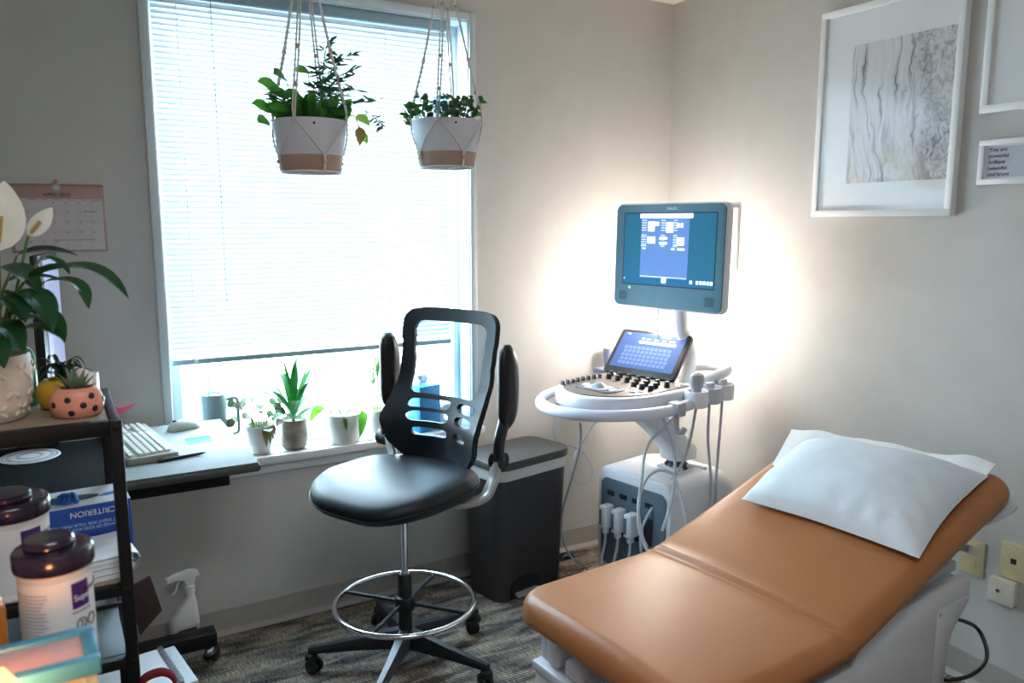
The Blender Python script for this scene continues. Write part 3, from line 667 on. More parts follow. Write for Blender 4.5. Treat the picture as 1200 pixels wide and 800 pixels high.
# polka dot pot
pp = Vector((-2.680, -1.415, lz)); t = empty('potted_succulent', 'pink polka dot pot with a spiky succulent at the corner of the rack', 'potted plant', pp, R(-6)); t.scale = (.9, .9, .94)
pk = mat('salmon_glaze', (226, 150, 126), .35, var=.04); dot = mat('black_glaze', (26, 26, 46), .35)
def bowl(s=1.0, zs=1.0): return [(0, 0), (.036*s, 0), (.044*s, .004*zs), (.0505*s, .020*zs), (.0515*s, .034*zs), (.046*s, .051*zs), (.036*s, .060*zs), (.034*s, .0605*zs), (.031*s, .057*zs), (.030*s, .050*zs)]
b = NB(); lathe(b, bowl(), 40, sy=.72); obj('pot', b, pk, t, sharp=60)
b = NB()
for (az, z) in ((-107, .040), (-74, .028), (-52, .045), (-101, .0135), (-46, .019), (-145, .03), (-10, .034)):
    a = R(az); t_ = NB(); lathe(t_, [(0, -.0012), (.0052, -.001), (.0066, 0), (.0052, .001), (0, .0012)], 16)
    pr = bowl()[2:7]; rr = .05
    for (r0, z0), (r1, z1) in zip(pr, pr[1:]):
        if z0 <= z <= z1: rr = r0+(r1-r0)*(z-z0)/(z1-z0)
    pos = Vector((rr*math.cos(a), rr*.72*math.sin(a), z)); nrm = Vector((math.cos(a), math.sin(a)/.72, 0)).normalized(); nrm.z = (z-.030)*14; nrm.normalize()
    add(b, t_, Matrix.Translation(pos) @ nrm.to_track_quat('Z', 'Y').to_matrix().to_4x4())
obj('polka_dots', b, dot, t)
b = NB(); lathe(b, [(0, .054), (.031, .052)], 20, sy=.72); obj('soil', b, mat('mossy_soil', (36, 46, 26), .95, var=.5, scale=150, bump=1, bscale=200), t)
b = NB(); rnd = random.Random(2)
def spike(b, p, d, l, w, mi=0, cup=.5):
    d = d.normalized(); leaf(b, p, p+d*l*.5-Vector((0, 0, .004)), p+d*l, w, cup, 6, mi=mi, prof=.6)
for k in range(14):
    a = k*2.39; el = .35+.95*(1-k/14); spike(b, Vector((.008*math.cos(a), .006*math.sin(a), .053)), Vector((math.cos(a)*math.cos(el), .8*math.sin(a)*math.cos(el), math.sin(el))), .052-.001*k, .016)
for k in range(34):
    a = rnd.uniform(0, 6.28); r_ = rnd.uniform(.012, .031); p = Vector((r_*math.cos(a), .72*r_*math.sin(a), .052)); spike(b, p, Vector((math.cos(a), math.sin(a), rnd.uniform(.4, 1.6))), .012, .006, 1)
obj('succulent', b, [mat('haworthia', (104, 128, 104), .5, var=.3, scale=60), mat('moss_green', (34, 62, 34), .8, var=.4)], t)
# yellow pot with drooping dark succulent
t = empty('potted_succulent', 'mustard yellow pot with dark drooping leaves behind the pink dotted pot', 'potted plant', (-2.70, -1.315, lz))
b = NB(); lathe(b, bowl(.95, .98), 36, sy=.9); obj('pot', b, mat('mustard_glaze', (206, 158, 40), .4, var=.05), t, sharp=60)
b = NB(); lathe(b, [(0, .052), (.029, .050)], 20, sy=.9); obj('soil', b, soilm, t)
b = NB(); rnd = random.Random(8)
for k in range(20):
    a = 2*PI*k/20+rnd.uniform(-.1, .1); d = Vector((math.cos(a), math.sin(a), 0)); l = rnd.uniform(.045, .062); hh = rnd.uniform(.02, .055)
    p = Vector((0, 0, .052)); leaf(b, p, p+d*l*.5+Vector((0, 0, hh*1.6)), p+d*l+Vector((0, 0, hh*.45)), .011, .4, 7)
obj('succulent', b, mat('dark_succulent', (32, 52, 40), .4, var=.4, scale=50), t)
# small white rounded pot and white scrolled card box
t = empty('scroll_box', 'small white box with black scroll drawing behind the pink dotted pot', 'box', (-2.655, -1.262, lz), R(-10)); t.scale = (.8, .8, .85)
b = NB(); bx(b, -.024, .024, -.02, .02, 0, .066, .003); obj('box', b, whitec, t)
b = NB(); pts = [(-.006+0.0*i, -.0205, .012+.003*i) for i in range(10)]
sc = spline([(-.012, -.0205, .010), (-.008, -.0205, .03), (.0, -.0205, .045), (.010, -.0205, .050), (.014, -.0205, .042), (.010, -.0205, .036), (.006, -.0205, .040)], 6)
tube(b, sc, .0009, 5); obj('scroll_drawing', b, ink, t)
t = empty('figurine', 'small rounded cream figurine between the succulents', 'figurine', (-2.667, -1.355, lz))
b = NB(); lathe(b, [(0, 0), (.012, 0), (.016, .006), (.017, .05), (.015, .068), (.010, .078), (.004, .082), (0, .0825)], 22); lathe(b, [(.0, 0), (.003, .002), (0, .004)], 8, (0, -.017, .06)); obj('figurine', b, mat('bisque', (222, 206, 190), .6), t)

# mid shelf: canister, glove box, papers
def canister(lbl, loc, rz, parent=None, r=.0585, h=.165, ):
    t = empty('wipes_canister', lbl, 'canister', loc, rz, 'wipes canisters')
    b = NB(); lathe(b, [(0, 0), (r-.004, 0), (r-.001, .003), (r-.001, .010), (r-.003, .014), (r-.003, h-.012), (r-.001, h-.008), (r-.001, h), (r-.008, h+.002), (0, h+.002)], 48); obj('tub', b, mat('tub_white', (226, 222, 220), .4, var=.02), t, sharp=50)
    lb = NB(); v = []
    def lab(a0, a1, z0, z1, off, m, name):
        q = NB(); n = 24
        for z in (z0, z1): v.append([q.verts.new(((r-.003+off)*math.cos(a0+(a1-a0)*i/n), (r-.003+off)*math.sin(a0+(a1-a0)*i/n), z)) for i in range(n+1)])
        for i in range(n): q.faces.new((v[-2][i], v[-2][i+1], v[-1][i+1], v[-1][i]))
        return q
    wrap = lab(R(-200), R(40), .016, h-.014, .0004, None, '')
    lbo = obj('label', wrap, mat('label_white', (228, 224, 226), .5, var=.02), t)
    prp = mat('purple_print', (66, 30, 108), .5); gry = mat('grey_text', (150, 146, 152), .7)
    q = lab(R(-58), R(-25), h-.058, h-.020, .0008, None, ''); obj('brand_block', q, prp, lbo)
    q = lab(R(-60), R(-22), h-.064, h-.0625, .0008, None, ''); obj('rule', q, ink, lbo)
    def arc_text(s, size, az, z, m, name, off=.0016):
        o = text(name, s, size, Matrix.Identity(4), m, lbo, depth=.0002); rr = r-.003+off
        for vt in o.data.vertices:
            a = R(az)+vt.co.x/rr; zz = vt.co.y+z; ro = rr+vt.co.z; vt.co = (ro*math.cos(a), ro*math.sin(a), zz)
        return o
    arc_text('Super', .0125, -38, h-.043, white_p, 'lettering'); arc_text('SANI-CLOTH', .0085, -6, h-.035, ink, 'lettering')
    mk = NB()
    for az in (-44, -22):
        a = R(az)
        for k in range(24):
            pass
        tube(mk, [((r-.0018)*math.cos(a+.0078/r*math.cos(w)), (r-.0018)*math.sin(a+.0078/r*math.cos(w)), h-.082+.0078*math.sin(w)) for w in [2*PI*k/20 for k in range(20)]], .0008, 5, closed=True)
    obj('round_marks', mk, ink, lbo)
    arc_text('2', .012, -44, h-.082, ink, 'numeral')
    tx = NB(); rnd = random.Random(6)
    def line(a0, a1, z, hh):
        n = 8; rr = r-.0020
        vv = [[tx.verts.new((rr*math.cos(R(a0+(a1-a0)*i/n)), rr*math.sin(R(a0+(a1-a0)*i/n)), zz)) for i in range(n+1)] for zz in (z, z+hh)]
        for i in range(n): tx.faces.new((vv[0][i], vv[0][i+1], vv[1][i+1], vv[1][i]))
    z = h-.030
    while z > .026: line(-168, -168+rnd.uniform(62, 76), z, .0013); z -= .0052
    obj('small_text', tx, gry, lbo); tx = NB()
    z = .060
    while z > .024: line(-58, -58+rnd.uniform(40, 60), z, .0014); z -= .0052
    obj('small_text', tx, gry, lbo)
    lid = mat('purple_black_lid', (36, 22, 44), .22, var=.05, coat=.3)
    b = NB(); lathe(b, [(r-.006, h-.002), (r+.0015, h-.002), (r+.0025, h+.001), (r+.0025, h+.020), (r, h+.024), (r-.010, h+.026), (r-.014, h+.026), (0, h+.026)], 48); ld = obj('lid', b, lid, t, sharp=40)
    b = NB(); lathe(b, [(0, h+.025), (r*.62, h+.025), (r*.66, h+.028), (r*.65, h+.034), (r*.60, h+.037), (r*.2, h+.0375), (0, h+.0375)], 40, (-.005, .004, 0)); obj('flip_cap', b, lid, ld)
    return t
canister('purple-lidded wipes canister standing on the middle shelf of the rack', (-2.806, -1.435, lv[1]), R(-15), r=.067, h=.150)
nz_ = .957
canister('purple-lidded wipes canister in the foreground behind the teal-topped bin, lit orange', (-2.733, -1.86, nz_), R(-9), r=.0495)
g0 = P(100, 600, 1.66)
t = empty('glove_box', 'blue and white box of blue gloves on the middle shelf of the rack', 'box', (-2.716, -1.278, lv[1]), R(3))
bw, bd_, bh = .235, .12, .11
blue = mat('glove_box_blue', (30, 70, 158), .5, var=.05)
b = NB(); bx(b, -bw/2, bw/2, -bd_/2, bd_/2, 0, bh-.001, .0015); obj('carton', b, blue, t)
b = NB(); bx(b, -bw/2+.0005, bw/2-.0005, -bd_/2+.0005, bd_/2-.0005, bh-.002, bh, .0005); tp = obj('top_panel', b, mat('carton_white', (214, 216, 220), .5), t)
b = NB(); prism(b, oval(.075, .022, 36), bh-.0005, bh+.0007, Matrix.Translation((-.01, -.005, 0))); obj('opening', b, ink, tp)
glv = mat('blue_nitrile', (40, 110, 196), .45, var=.1)
def glove(cx, cy, s, seed, parent):
    b = NB(); rnd = random.Random(seed)
    for k in range(4):
        a = rnd.uniform(-2.4, -.6); pts = [(cx+rnd.uniform(-.006, .006), cy, bh-.004), (cx+.012*math.cos(a)*s, cy+.008*math.sin(a), bh+.012*s), (cx+.026*math.cos(a)*s, cy+.020*math.sin(a)*s, bh+.010*s), (cx+.034*math.cos(a)*s, cy+.032*math.sin(a)*s, bh+.002)]
        tube(b, spline(pts, 5), [.006]*5+[.0075]*5+[.006]*5+[.003], 8)
    return obj('glove_tip', b, glv, parent)
glove(.010, -.012, 1.0, 3, t)
b = NB(); prism(b, [(-.022, -.010), (-.012, .004), (.002, .008), (.02, .012), (.022, .006), (.012, .002), (.024, -.004), (.006, -.010), (-.008, -.012)], bh, bh+.0006, Matrix.Translation((.085, -.005, 0))); obj('printed_glove', b, glv, tp)
up = lambda x, z: Matrix.Translation((x, -bd_/2-.0006, z)) @ Matrix.Rotation(PI, 4, 'Y') @ Matrix.Rotation(R(90), 4, 'X')
text('brand_lettering', 'CRITERION', .0165, up(.047, bh-.017), white_p, t)
text('lettering', 'A RANGE OF SIZES AND OPTIONS\nJUST RIGHT FOR YOUR PRACTICE', .0085, up(.034, .066), mat('pale_blue_print', (180, 200, 236), .6), t, spacing=1.1)
# paper stack with curled cover
t = empty('paper_stack', 'thick stack of white papers with curled cover sticking out of the rack', 'papers', (-2.662, -1.425, lv[1]), R(8))
b = NB(); bx(b, -.068, .045, -.055, .078, 0, .012, .001)
rnd = random.Random(3)
for k in range(11): dx = rnd.uniform(-.003, .003); bx(b, -.068+dx, .047+dx, -.056+dx, .078+dx, .012+.0026*k, .0145+.0026*k)
obj('sheets', b, paper, t)
b = NB(); pr = [(-.070, .0435)]+[(-.065+.02*i, .0435) for i in range(1, 5)]+[(.045, .0445), (.053, .043), (.058, .040), (.0605, .034), (.0605, .028), (.059, .020), (.055, .012), (.050, .009), (.046, .011)]
loft(b, [[Vector((x, y, z)) for x, z in pr]+[Vector((x, y, z+.0009)) for x, z in pr[::-1]] for y in (-.057, .080)]); obj('curled_cover', b, mat('cover_white', (230, 234, 240), .6), t)

# lower shelf: brown folder corner
t = empty('brown_folder', 'dark brown folder corner jutting out of the rack above the floor', 'folder', (-2.56, -1.27, lv[2]+.0005))
b = NB(); f0, f1, f2, f3 = [PY(x, y, -1.27) - t.location for x, y in ((176, 674), (190, 714), (150, 770), (100, 745))]
f0[1] = 0; zmin = 0
f4 = PY(164, 744, -1.27)-t.location; poly = [(f0.x, f0.z), (f1.x, f1.z), (max(f4.x, -.045), f4.z), (-.046, .0), (-.20, .0), (-.20, .006), (-.058, .006), (-.058, f0.z*.62)]
prism(b, poly, -.004, .004, Matrix.Rotation(R(90), 4, 'X'), .001); obj('cover', b, mat('dark_brown_card', (58, 42, 44), .55), t)

# near side table (its top edge is below the frame), bin, glowing salt lamp
t = empty('side_table', 'low side table under the foreground canister and bin', 'table', (-2.86, -2.06, 0))
b = NB(); bx(b, -.22, .155, -.26, .262, nz_-.022, nz_, .003); obj('tabletop', b, mat('grey_top', (120, 124, 122), .4), t)
for sx in (-.2, .12):
    for sy in (-.22, .20):
        b = NB(); bx(b, sx, sx+.03, sy, sy+.03, 0, nz_-.02, .003); obj('leg', b, black_m, t)
# bin with teal lid
c0 = P(115, 733, 1.0)
t = empty('acrylic_bin', 'clear bin with teal lid holding tan sachets in the bottom left foreground', 'bin', (-2.7905, -2.075, nz_), R(2))
teal = mat('teal_acrylic', (66, 136, 168), .3, var=.08); seethrough(teal, .12, (150, 214, 210))
clear = mat('clear_acrylic', (220, 232, 230), .06, spec=.4); seethrough(clear, .8, (236, 246, 244))
bW, bD, bH = .19, .088, .128
b = NB()
for a in ((-bW/2, bW/2, -bD/2, -bD/2+.004), (-bW/2, bW/2, bD/2-.004, bD/2), (-bW/2, -bW/2+.004, -bD/2+.004, bD/2-.004), (bW/2-.004, bW/2, -bD/2+.004, bD/2-.004)): bx(b, *a, .004, bH, .0008)
bx(b, -bW/2, bW/2, -bD/2, bD/2, 0, .004); obj('walls', b, clear, t)
b = NB(); 
for a in ((-bW/2-.004, bW/2+.004, -bD/2-.004, -bD/2+.012), (-bW/2-.004, bW/2+.004, bD/2-.012, bD/2+.004), (-bW/2-.004, -bW/2+.012, -bD/2+.012, bD/2-.012), (bW/2-.012, bW/2+.004, -bD/2+.012, bD/2-.012)): bx(b, *a, bH-.011, bH+.009, .002)
lid_ = obj('lid', b, teal, t)
b = NB(); bx(b, -bW/2+.008, bW/2-.008, -bD/2+.008, bD/2-.008, bH-.010, bH+.004, .002); obj('pink_insert', b, mat('pink_insert', (196, 150, 146), .5, var=.1), lid_)
b = NB(); bx(b, -bW/2+.012, bW/2-.012, -bD/2+.012, bD/2-.012, .005, bH-.03, .01); obj('sachets', b, mat('tan_sachet', (196, 164, 138), .6, var=.12, scale=30), t)
b = NB(); prism(b, [(-.017, .014), (-.017, -.006), (-.013, -.013), (-.006, -.017), (.006, -.017), (.013, -.013), (.017, -.006), (.017, .014)], 0, .0006, Matrix.Translation((.062, -bD/2-.0003, bH-.038)) @ Matrix.Rotation(R(90), 4, 'X')); bd2 = obj('badge', b, ink, t)
b = NB(); tube(b, [Vector((.062+.0135*math.cos(w), -bD/2-.0012, bH-.040+.0125*math.sin(w))) for w in [R(150+240*k/14) for k in range(15)]], .0007, 5)
for zz, w_ in ((-.033, .009), (-.039, .011), (-.046, .008)): bx(b, .062-w_, .062+w_, -bD/2-.0014, -bD/2-.0008, bH+zz-.001, bH+zz+.001)
obj('badge_print', b, mat('badge_cream', (214, 190, 176), .6), bd2)
# salt lamp
sp0 = P(-12, 800, .86)
t = empty('salt_lamp', 'glowing orange salt lamp at the bottom left corner of the view', 'lamp', (-2.795, -2.235, nz_)); t.scale = (1, 1, 1.22)
b = NB(); lathe(b, [(0, .016), (.034, .016), (.040, .03), (.044, .06), (.043, .10), (.038, .135), (.026, .158), (0, .168)], 14)
rnd = random.Random(11)
for v in b.verts: v.co *= 1+rnd.uniform(-.07, .07)
sm = mat('salt_crystal', (250, 170, 100), .6, var=.2, scale=30, emit=(255, 158, 72), estr=3.6, bump=.6, bscale=60); obj('salt_rock', b, sm, t, sharp=20)
b = NB(); lathe(b, [(0, 0), (.045, 0), (.046, .004), (.044, .019), (0, .019)], 28); obj('wooden_base', b, mat('walnut', (80, 52, 36), .5), t)
# orange strip behind it
t = empty('amber_bottle', 'amber bottle at the left edge behind the bin, lit by the salt lamp', 'bottle', (P(-19, 715, 1.13).x, P(-19, 715, 1.13).y, nz_))
b = NB(); lathe(b, [(0, 0), (.024, 0), (.026, .003), (.026, .10), (.022, .115), (.011, .125), (.011, .14), (0, .14)], 24); obj('bottle', b, mat('amber', (206, 120, 40), .2, var=.1), t)
b = NB(); lathe(b, [(0, .138), (.0135, .138), (.0135, .158), (0, .159)], 20); obj('cap', b, black_p, t)

# floor things by the wall
t = empty('spray_bottle', 'white trigger spray bottle standing on the carpet against the wall', 'bottle', (-2.368, -.105, 0), R(8))
wb = mat('hdpe_white', (222, 220, 218), .4, var=.02)
b = NB()
def ov(w, d, z, cx=0): return [Vector((x+cx, y, z)) for x, y in rrect(w, d, min(w, d)*.42, 5)]
loft(b, [ov(.10, .056, 0), ov(.106, .06, .006), ov(.106, .06, .150), ov(.100, .057, .164), ov(.074, .048, .190, .012), ov(.048, .040, .212, .022), ov(.034, .034, .228, .026), ov(.030, .03, .232, .026), ov(.030, .03, .248, .026)]); obj('bottle', b, wb, t, sharp=50)
b = NB(); bx(b, -.046, .046, -.0306, -.030, .03, .13); lb_ = obj('label', b, mat('bottle_label', (206, 204, 200), .6, var=.1, scale=30), t)
b = NB(); bx(b, -.03, .035, -.0312, -.0305, .100, .120); bx(b, -.03, .02, -.0312, -.0305, .082, .088); bx(b, -.03, .03, -.0312, -.0305, .070, .074); bx(b, -.03, .01, -.0312, -.0305, .060, .064); obj('label_print', b, mat('dark_print', (70, 66, 70), .6, var=.4, scale=200), lb_)
b = NB(); lathe(b, [(0, .246), (.019, .246), (.019, .272), (.012, .276), (0, .276)], 18, (.026, 0, 0))
hd = [(-.052, .300), (-.052, .316), (-.02, .322), (.03, .330), (.058, .322), (.062, .306), (.05, .300), (.02, .296), (.012, .275), (.040, .275), (.044, .298)]
prism(b, [(-.055, .302), (-.055, .318), (-.015, .328), (.032, .332), (.056, .324), (.064, .306), (.048, .302), (.040, .272), (.012, .272), (.006, .298), (-.02, .304)], -.012, .012, Matrix.Rotation(R(90), 4, 'X'), .003)
obj('spray_head', b, wb, t)
b = NB(); tube(b, spline([(-.008, 0, .302), (-.016, 0, .285), (-.022, 0, .268), (-.034, 0, .252)], 5), .0045, 8); obj('trigger', b, wb, t)
t = empty('document_tray', 'white tray of papers on the floor below the rack', 'tray', Vector((PZ(211, 758, .20).x-.095, PZ(211, 758, .20).y-.115, 0)), R(8))
b = NB(); bx(b, -.15, .10, -.13, .13, 0, .198, .004); obj('carton', b, mat('carton_pale', (206, 212, 216), .6), t)
b = NB(); bx(b, -.15, .045, -.125, .128, .1985, .2035, .001); obj('papers', b, paper, t)
b = NB(); bx(b, .045, .06, -.125, .128, .1985, .2075, .002)
for k in range(12): tube(b, [Vector((.052+.010*math.cos(w), -.11+.021*k, .2055+.008*math.sin(w))) for w in [2*PI*q/10 for q in range(10)]], .0012, 4, closed=True)
obj('comb_binding', b, mat('comb_grey', (130, 134, 138), .4), t)
t = empty('red_bag', 'red fabric bag with a looped handle on the floor at the bottom edge', 'bag', Vector((PZ(186, 791, .28).x-.085, PZ(186, 791, .28).y+.01, 0)), R(5)); t.scale = (1, 1, 1.25)
red = mat('red_fabric', (140, 26, 40), .8, var=.12, scale=60)
b = NB(); rings = []
for i in range(8):
    u = i/7; w = .075-.02*u**2; d = .05*(1-.5*u)
    rings.append([Vector((x, y, .20*u+.0005)) for x, y in rrect(w*2, d*2, d*.9, 5)])
loft(b, rings); obj('pouch', b, red, t)
b = NB(); tube(b, spline([(.02, -.0, .193), (.05, -.01, .225), (.10, -.01, .225), (.13, 0, .19), (.115, .0, .14), (.068, 0, .10)], 7), .006, 8, flat=(.004, .011)); obj('handle', b, red, t)
# ------------------------------------------------------------------ drafting chair (local +x = where it faces)
t = empty('drafting_chair', 'black mesh-back drafting chair with chrome foot ring and flipped-up arms', 'chair', (-1.68, -.57, 0), R(205))
blk = mat('chair_black', (10, 19, 27), .45, var=.08); ldr = mat('black_leather', (12, 20, 27), .48, var=.08, bump=.12, bscale=300)
gry = mat('chair_grey', (190, 188, 186), .35, metal=.4, var=.03)
def rr3(w, d, r, z, cx=0, tilt=0): return [Vector((x+cx, y, z+tilt*x)) for x, y in rrect(w, d, r, 8)]
b = NB()
loft(b, [rr3(.38, .38, .13, .645, .02), rr3(.46, .46, .17, .649, .02), rr3(.505, .51, .19, .668, .03), rr3(.53, .53, .20, .695, .035), rr3(.525, .52, .195, .717, .035), rr3(.49, .49, .185, .731, .03), rr3(.40, .40, .15, .738, .02), rr3(.22, .22, .09, .735, .01), rr3(.06, .06, .025, .732, 0)])
for v in b.verts: v.co.z -= .028*max(0, (v.co.x-.10)/.18)**2 + .012*max(0, -(v.co.x+.05)/.2); 
st = obj('seat', b, ldr, t, sharp=80)
b = NB(); tube(b, [Vector((x+.035, y, .695-.028*max(0, (x+.035-.10)/.18)**2)) for x, y in rrect(.533, .533, .20, 8)], .0028, 6, closed=True); obj('seat_piping', b, ldr, st)
b = NB(); bx(b, -.10, .10, -.09, .09, .618, .651, .008); bx(b, -.20, -.05, -.03, .03, .623, .643, .006); obj('seat_mechanism', b, black_p, t)
b = NB(); tube(b, [(.05, -.08, .633), (.06, -.20, .631), (.06, -.24, .628)], .006, 8); box(b, (.06, -.25, .628), (.035, .05, .012), .004); obj('tilt_lever', b, black_p, t)
# back
prof_w = [(.70, .10), (.715, .135), (.74, .16), (.78, .195), (.82, .205), (.865, .217), (.90, .213), (.95, .205), (1.0, .200), (1.08, .198), (1.16, .204), (1.22, .208), (1.25, .201), (1.268, .178), (1.275, .14)]
def wz(z):
    if z <= prof_w[0][0] or z >= prof_w[-1][0]: return 0
    for (z0, w0), (z1, w1) in zip(prof_w, prof_w[1:]):
        if z0 <= z <= z1: s = (z-z0)/(z1-z0); return w0+(w1-w0)*s
def rin(x, y, x0, x1, y0, y1, r):
    if not (x0 < x < x1 and y0 < y < y1): return False
    dx = max(x0+r-x, x-x1+r, 0); dy = max(y0+r-y, y-y1+r, 0); return dx*dx+dy*dy < r*r
def window_(y, z):
    w = wz(z)
    if not w: return False
    wi = w-.046-.012*max(0, (1.02-z)/.1); 
    zb = .952+.10*0; zt = 1.226
    if abs(y) > wi or not (zb < z < zt): return False
    dy = abs(y)-(wi-.03); dz = max(zb+.03-z, z-zt+.03)
    return not (dy > 0 and dz > 0 and dy*dy+dz*dz > .0009)
def slot(y, z):
    for (z0, z1, l) in ((.905, .938, -.148), (.862, .892, -.143), (.808, .840, -.120)):
        if rin(y, z, l, .035, z0, z1, .0145) or rin(y, z, .066, .172 if z0 > .85 else .140, z0, z1, .0145): return True
    return False
def bend(v, off=0):
    y, z = v.co.x, v.co.y
    y *= 1.10
    x = -.258+(.8+.85*min(1, max(0, (1.02-z)/.16)))*y*y + .030*math.exp(-((z-.86)/.10)**2) - .17*(z-.86) + off
    v.co = Vector((x, y, z))
def back_frame(y, z): w = wz(z); return bool(w) and abs(y) < w and not window_(y, z) and not slot(y, z)
s_ = sheet(back_frame, -.25, .25, .70, 1.28, .0055, 8)
for v in s_.verts: bend(v)
thicken(s_, .020); obj('back_frame', s_, blk, t, sharp=50)
s_ = sheet(lambda y, z: bool(wz(z)) and abs(y) < wz(z)-.02 and .76 < z < 1.25, -.25, .25, .70, 1.28, .011, 2)
for v in s_.verts: bend(v, .004)
msh = mat('back_mesh', (60, 84, 104), .7, var=.05); seethrough(msh, .80, (214, 232, 244)); obj('mesh_panel', s_, msh, t)
for sgn, nm in ((1, 'near'), (-1, 'far')):
    b = NB(); Y = .285 if sgn > 0 else -.258
    kb_ = .012 if sgn > 0 else .045
    tube(b, [Vector((-.185, Y-.022*sgn, .775)), Vector((-.185, Y+.024*sgn, .775))], .031, 22)
    obj('arm_hinge', b, black_p, t)
    b = NB(); pts = spline([(-.185, Y, .775), (-.190, Y, .84), (-.215, Y, .90), (-.235, Y+.004*sgn, .96), (-.235, Y+.006*sgn, 1.02)], 6); tube(b, pts, .02, 12, flat=(.032, .021)); arm = obj('arm', b, black_p, t)
    rings = []
    b = NB()
    for i in range(15):
        u = i/14; e = max(.12, 1-abs(2*u-1)**5) ; hw = .056*(.85+.15*math.sin(PI*u))*e**.5; th = .025*e**.5
        z = .885+.295*u; xx = -.222-.010*math.sin(PI*u)
        rings.append([Vector((xx-.012+th*math.sin(a)*(1), Y+.008*sgn+hw*math.cos(a)*.62, z)) if False else Vector((xx+hw*.92*math.cos(a), Y+.010*sgn+th*math.sin(a)*1.15, z)) for a in [2*PI*k/18 for k in range(18)]])
    loft(b, rings); obj('arm_pad', b, black_p, arm, sharp=70)
    b = NB(); pts = spline([(-.185, Y-.012*sgn, .775), (-.178, Y-kb_*sgn, .72), (-.160, Y-1.5*kb_*sgn, .68), (-.13, Y-2.2*kb_*sgn, .648), (-.08, Y-.08*sgn, .632), (-.03, Y-.17*sgn, .63)], 7)
    tube(b, pts, .02, 12, flat=(.044, .019)); obj('arm_bracket', b, gry, t)
b = NB(); tube(b, spline([(-.02, 0, .635), (-.14, 0, .633), (-.23, 0, .645), (-.262, 0, .70), (-.250, 0, .79)], 7), .02, 10, flat=(.03, .013)); obj('back_bracket', b, black_p, t)
b = NB(); cyl(b, (0, 0, .30), (0, 0, .625), .0135, n=24); obj('gas_lift', b, chrome, t)
b = NB(); lathe(b, [(0, .075), (.028, .075), (.028, .10), (.0245, .11), (.0245, .215), (.034, .218), (.036, .224), (.036, .262), (.034, .266), (.0255, .27), (.024, .345), (.019, .352), (.0135, .352)], 28); obj('column_sleeve', b, black_p, t)
b = NB(); tube(b, [(.250*math.cos(2*PI*k/72), .250*math.sin(2*PI*k/72), .243) for k in range(72)], .0095, 12, closed=True); fr_o = obj('foot_ring', b, chrome, t)
for k in range(4):
    a = R(k*90+40-205+180); b = NB(); tube(b, [(.033*math.cos(a), .033*math.sin(a), .243), (.246*math.cos(a), .246*math.sin(a), .241)], .0075, 10); obj('ring_spoke', b, blk, fr_o)
for k in range(5):
    a = R(158-205+72*k); c, s = math.cos(a), math.sin(a); b = NB(); rings = []
    for (r_, w, z0, z1) in ((.015, .030, .075, .145), (.06, .026, .078, .140), (.18, .020, .078, .118), (.32, .015, .074, .098), (.347, .010, .078, .095)):
        rings.append([Vector((r_*c-w*y*s, r_*s+w*y*c, zz)) for (y, zz) in ((-.9, z0), (.9, z0), (1, z0+(z1-z0)*.6), (.55, z1), (-.55, z1), (-1, z0+(z1-z0)*.6))])
    loft(b, rings); lg = obj('leg', b, blk if k != 1 else mat('leg_grey', (96, 96, 98), .35, metal=.6), t, label='lighter grey leg' if k == 1 else None)  # one leg in a lighter grey metal than the others
    cx_, cy_ = .338*c, .338*s
    b = NB(); lathe(b, [(0, .045), (.018, .045), (.0235, .052), (.0215, .068), (.012, .074), (.009, .095), (0, .096)], 18, (cx_, cy_, 0)); cs = obj('caster', b, black_p, t)
    b = NB(); aw = a+R(55)
    for q in (-1, 1):
        off = Vector((math.cos(aw), math.sin(aw), 0))*.014*q+Vector((-math.sin(aw), math.cos(aw), 0))*.012+Vector((cx_, cy_, .0275))
        lathe(b, [(0, -.009), (.018, -.009), (.0265, -.006), (.0275, 0), (.0265, .006), (.018, .009), (0, .009)], 24, off, Matrix.Rotation(aw, 4, 'Z') @ Matrix.Rotation(R(90), 4, 'Y'))
    obj('wheels', b, black_p, cs)

# ------------------------------------------------------------------ waste bin
t = empty('pedal_bin', 'charcoal pedal waste bin with pale rim standing in front of the window wall', 'bin', (-1.0, -.198, 0), R(11)); t.scale = (1.07, 1, 1)
chp = mat('charcoal_plastic', (54, 52, 54), .5, var=.06, bump=.08, bscale=400); rim_w = mat('bin_rim', (206, 204, 200), .4, var=.03)
def dsh(w, d, z, r=.07): return [Vector((x, y, z)) for x, y in rrect(w, d, r, 8)]
b = NB(); loft(b, [dsh(.345, .225, 0, .05), dsh(.352, .232, .006, .055), dsh(.392, .262, .545, .062), dsh(.380, .25, .545, .055)], True, True); obj('body', b, chp, t, sharp=50)
b = NB(); loft(b, [dsh(.396, .266, .540, .062), dsh(.398, .268, .545, .063), dsh(.402, .272, .585, .064), dsh(.392, .262, .588, .06)]); obj('rim', b, rim_w, t, sharp=50)
b = NB(); loft(b, [dsh(.404, .274, .586, .064), dsh(.412, .282, .588, .068), dsh(.414, .284, .612, .068), dsh(.406, .276, .620, .065), dsh(.30, .18, .626, .05), dsh(.1, .06, .628, .02)]); obj('lid', b, mat('lid_charcoal', (66, 63, 62), .42, var=.06), t, sharp=50)
b = NB(); Mf = basis((-.045, -.1195, .0), (1, 0, 0), (0, 0, 1)); prism(b, [(-.075, .012), (-.075, .06), (-.06, .085), (-.03, .098), (.03, .098), (.06, .085), (.075, .06), (.075, .012)], -.006, .004, Mf); obj('pedal_recess', b, mat('recess_black', (14, 14, 15), .6), t)
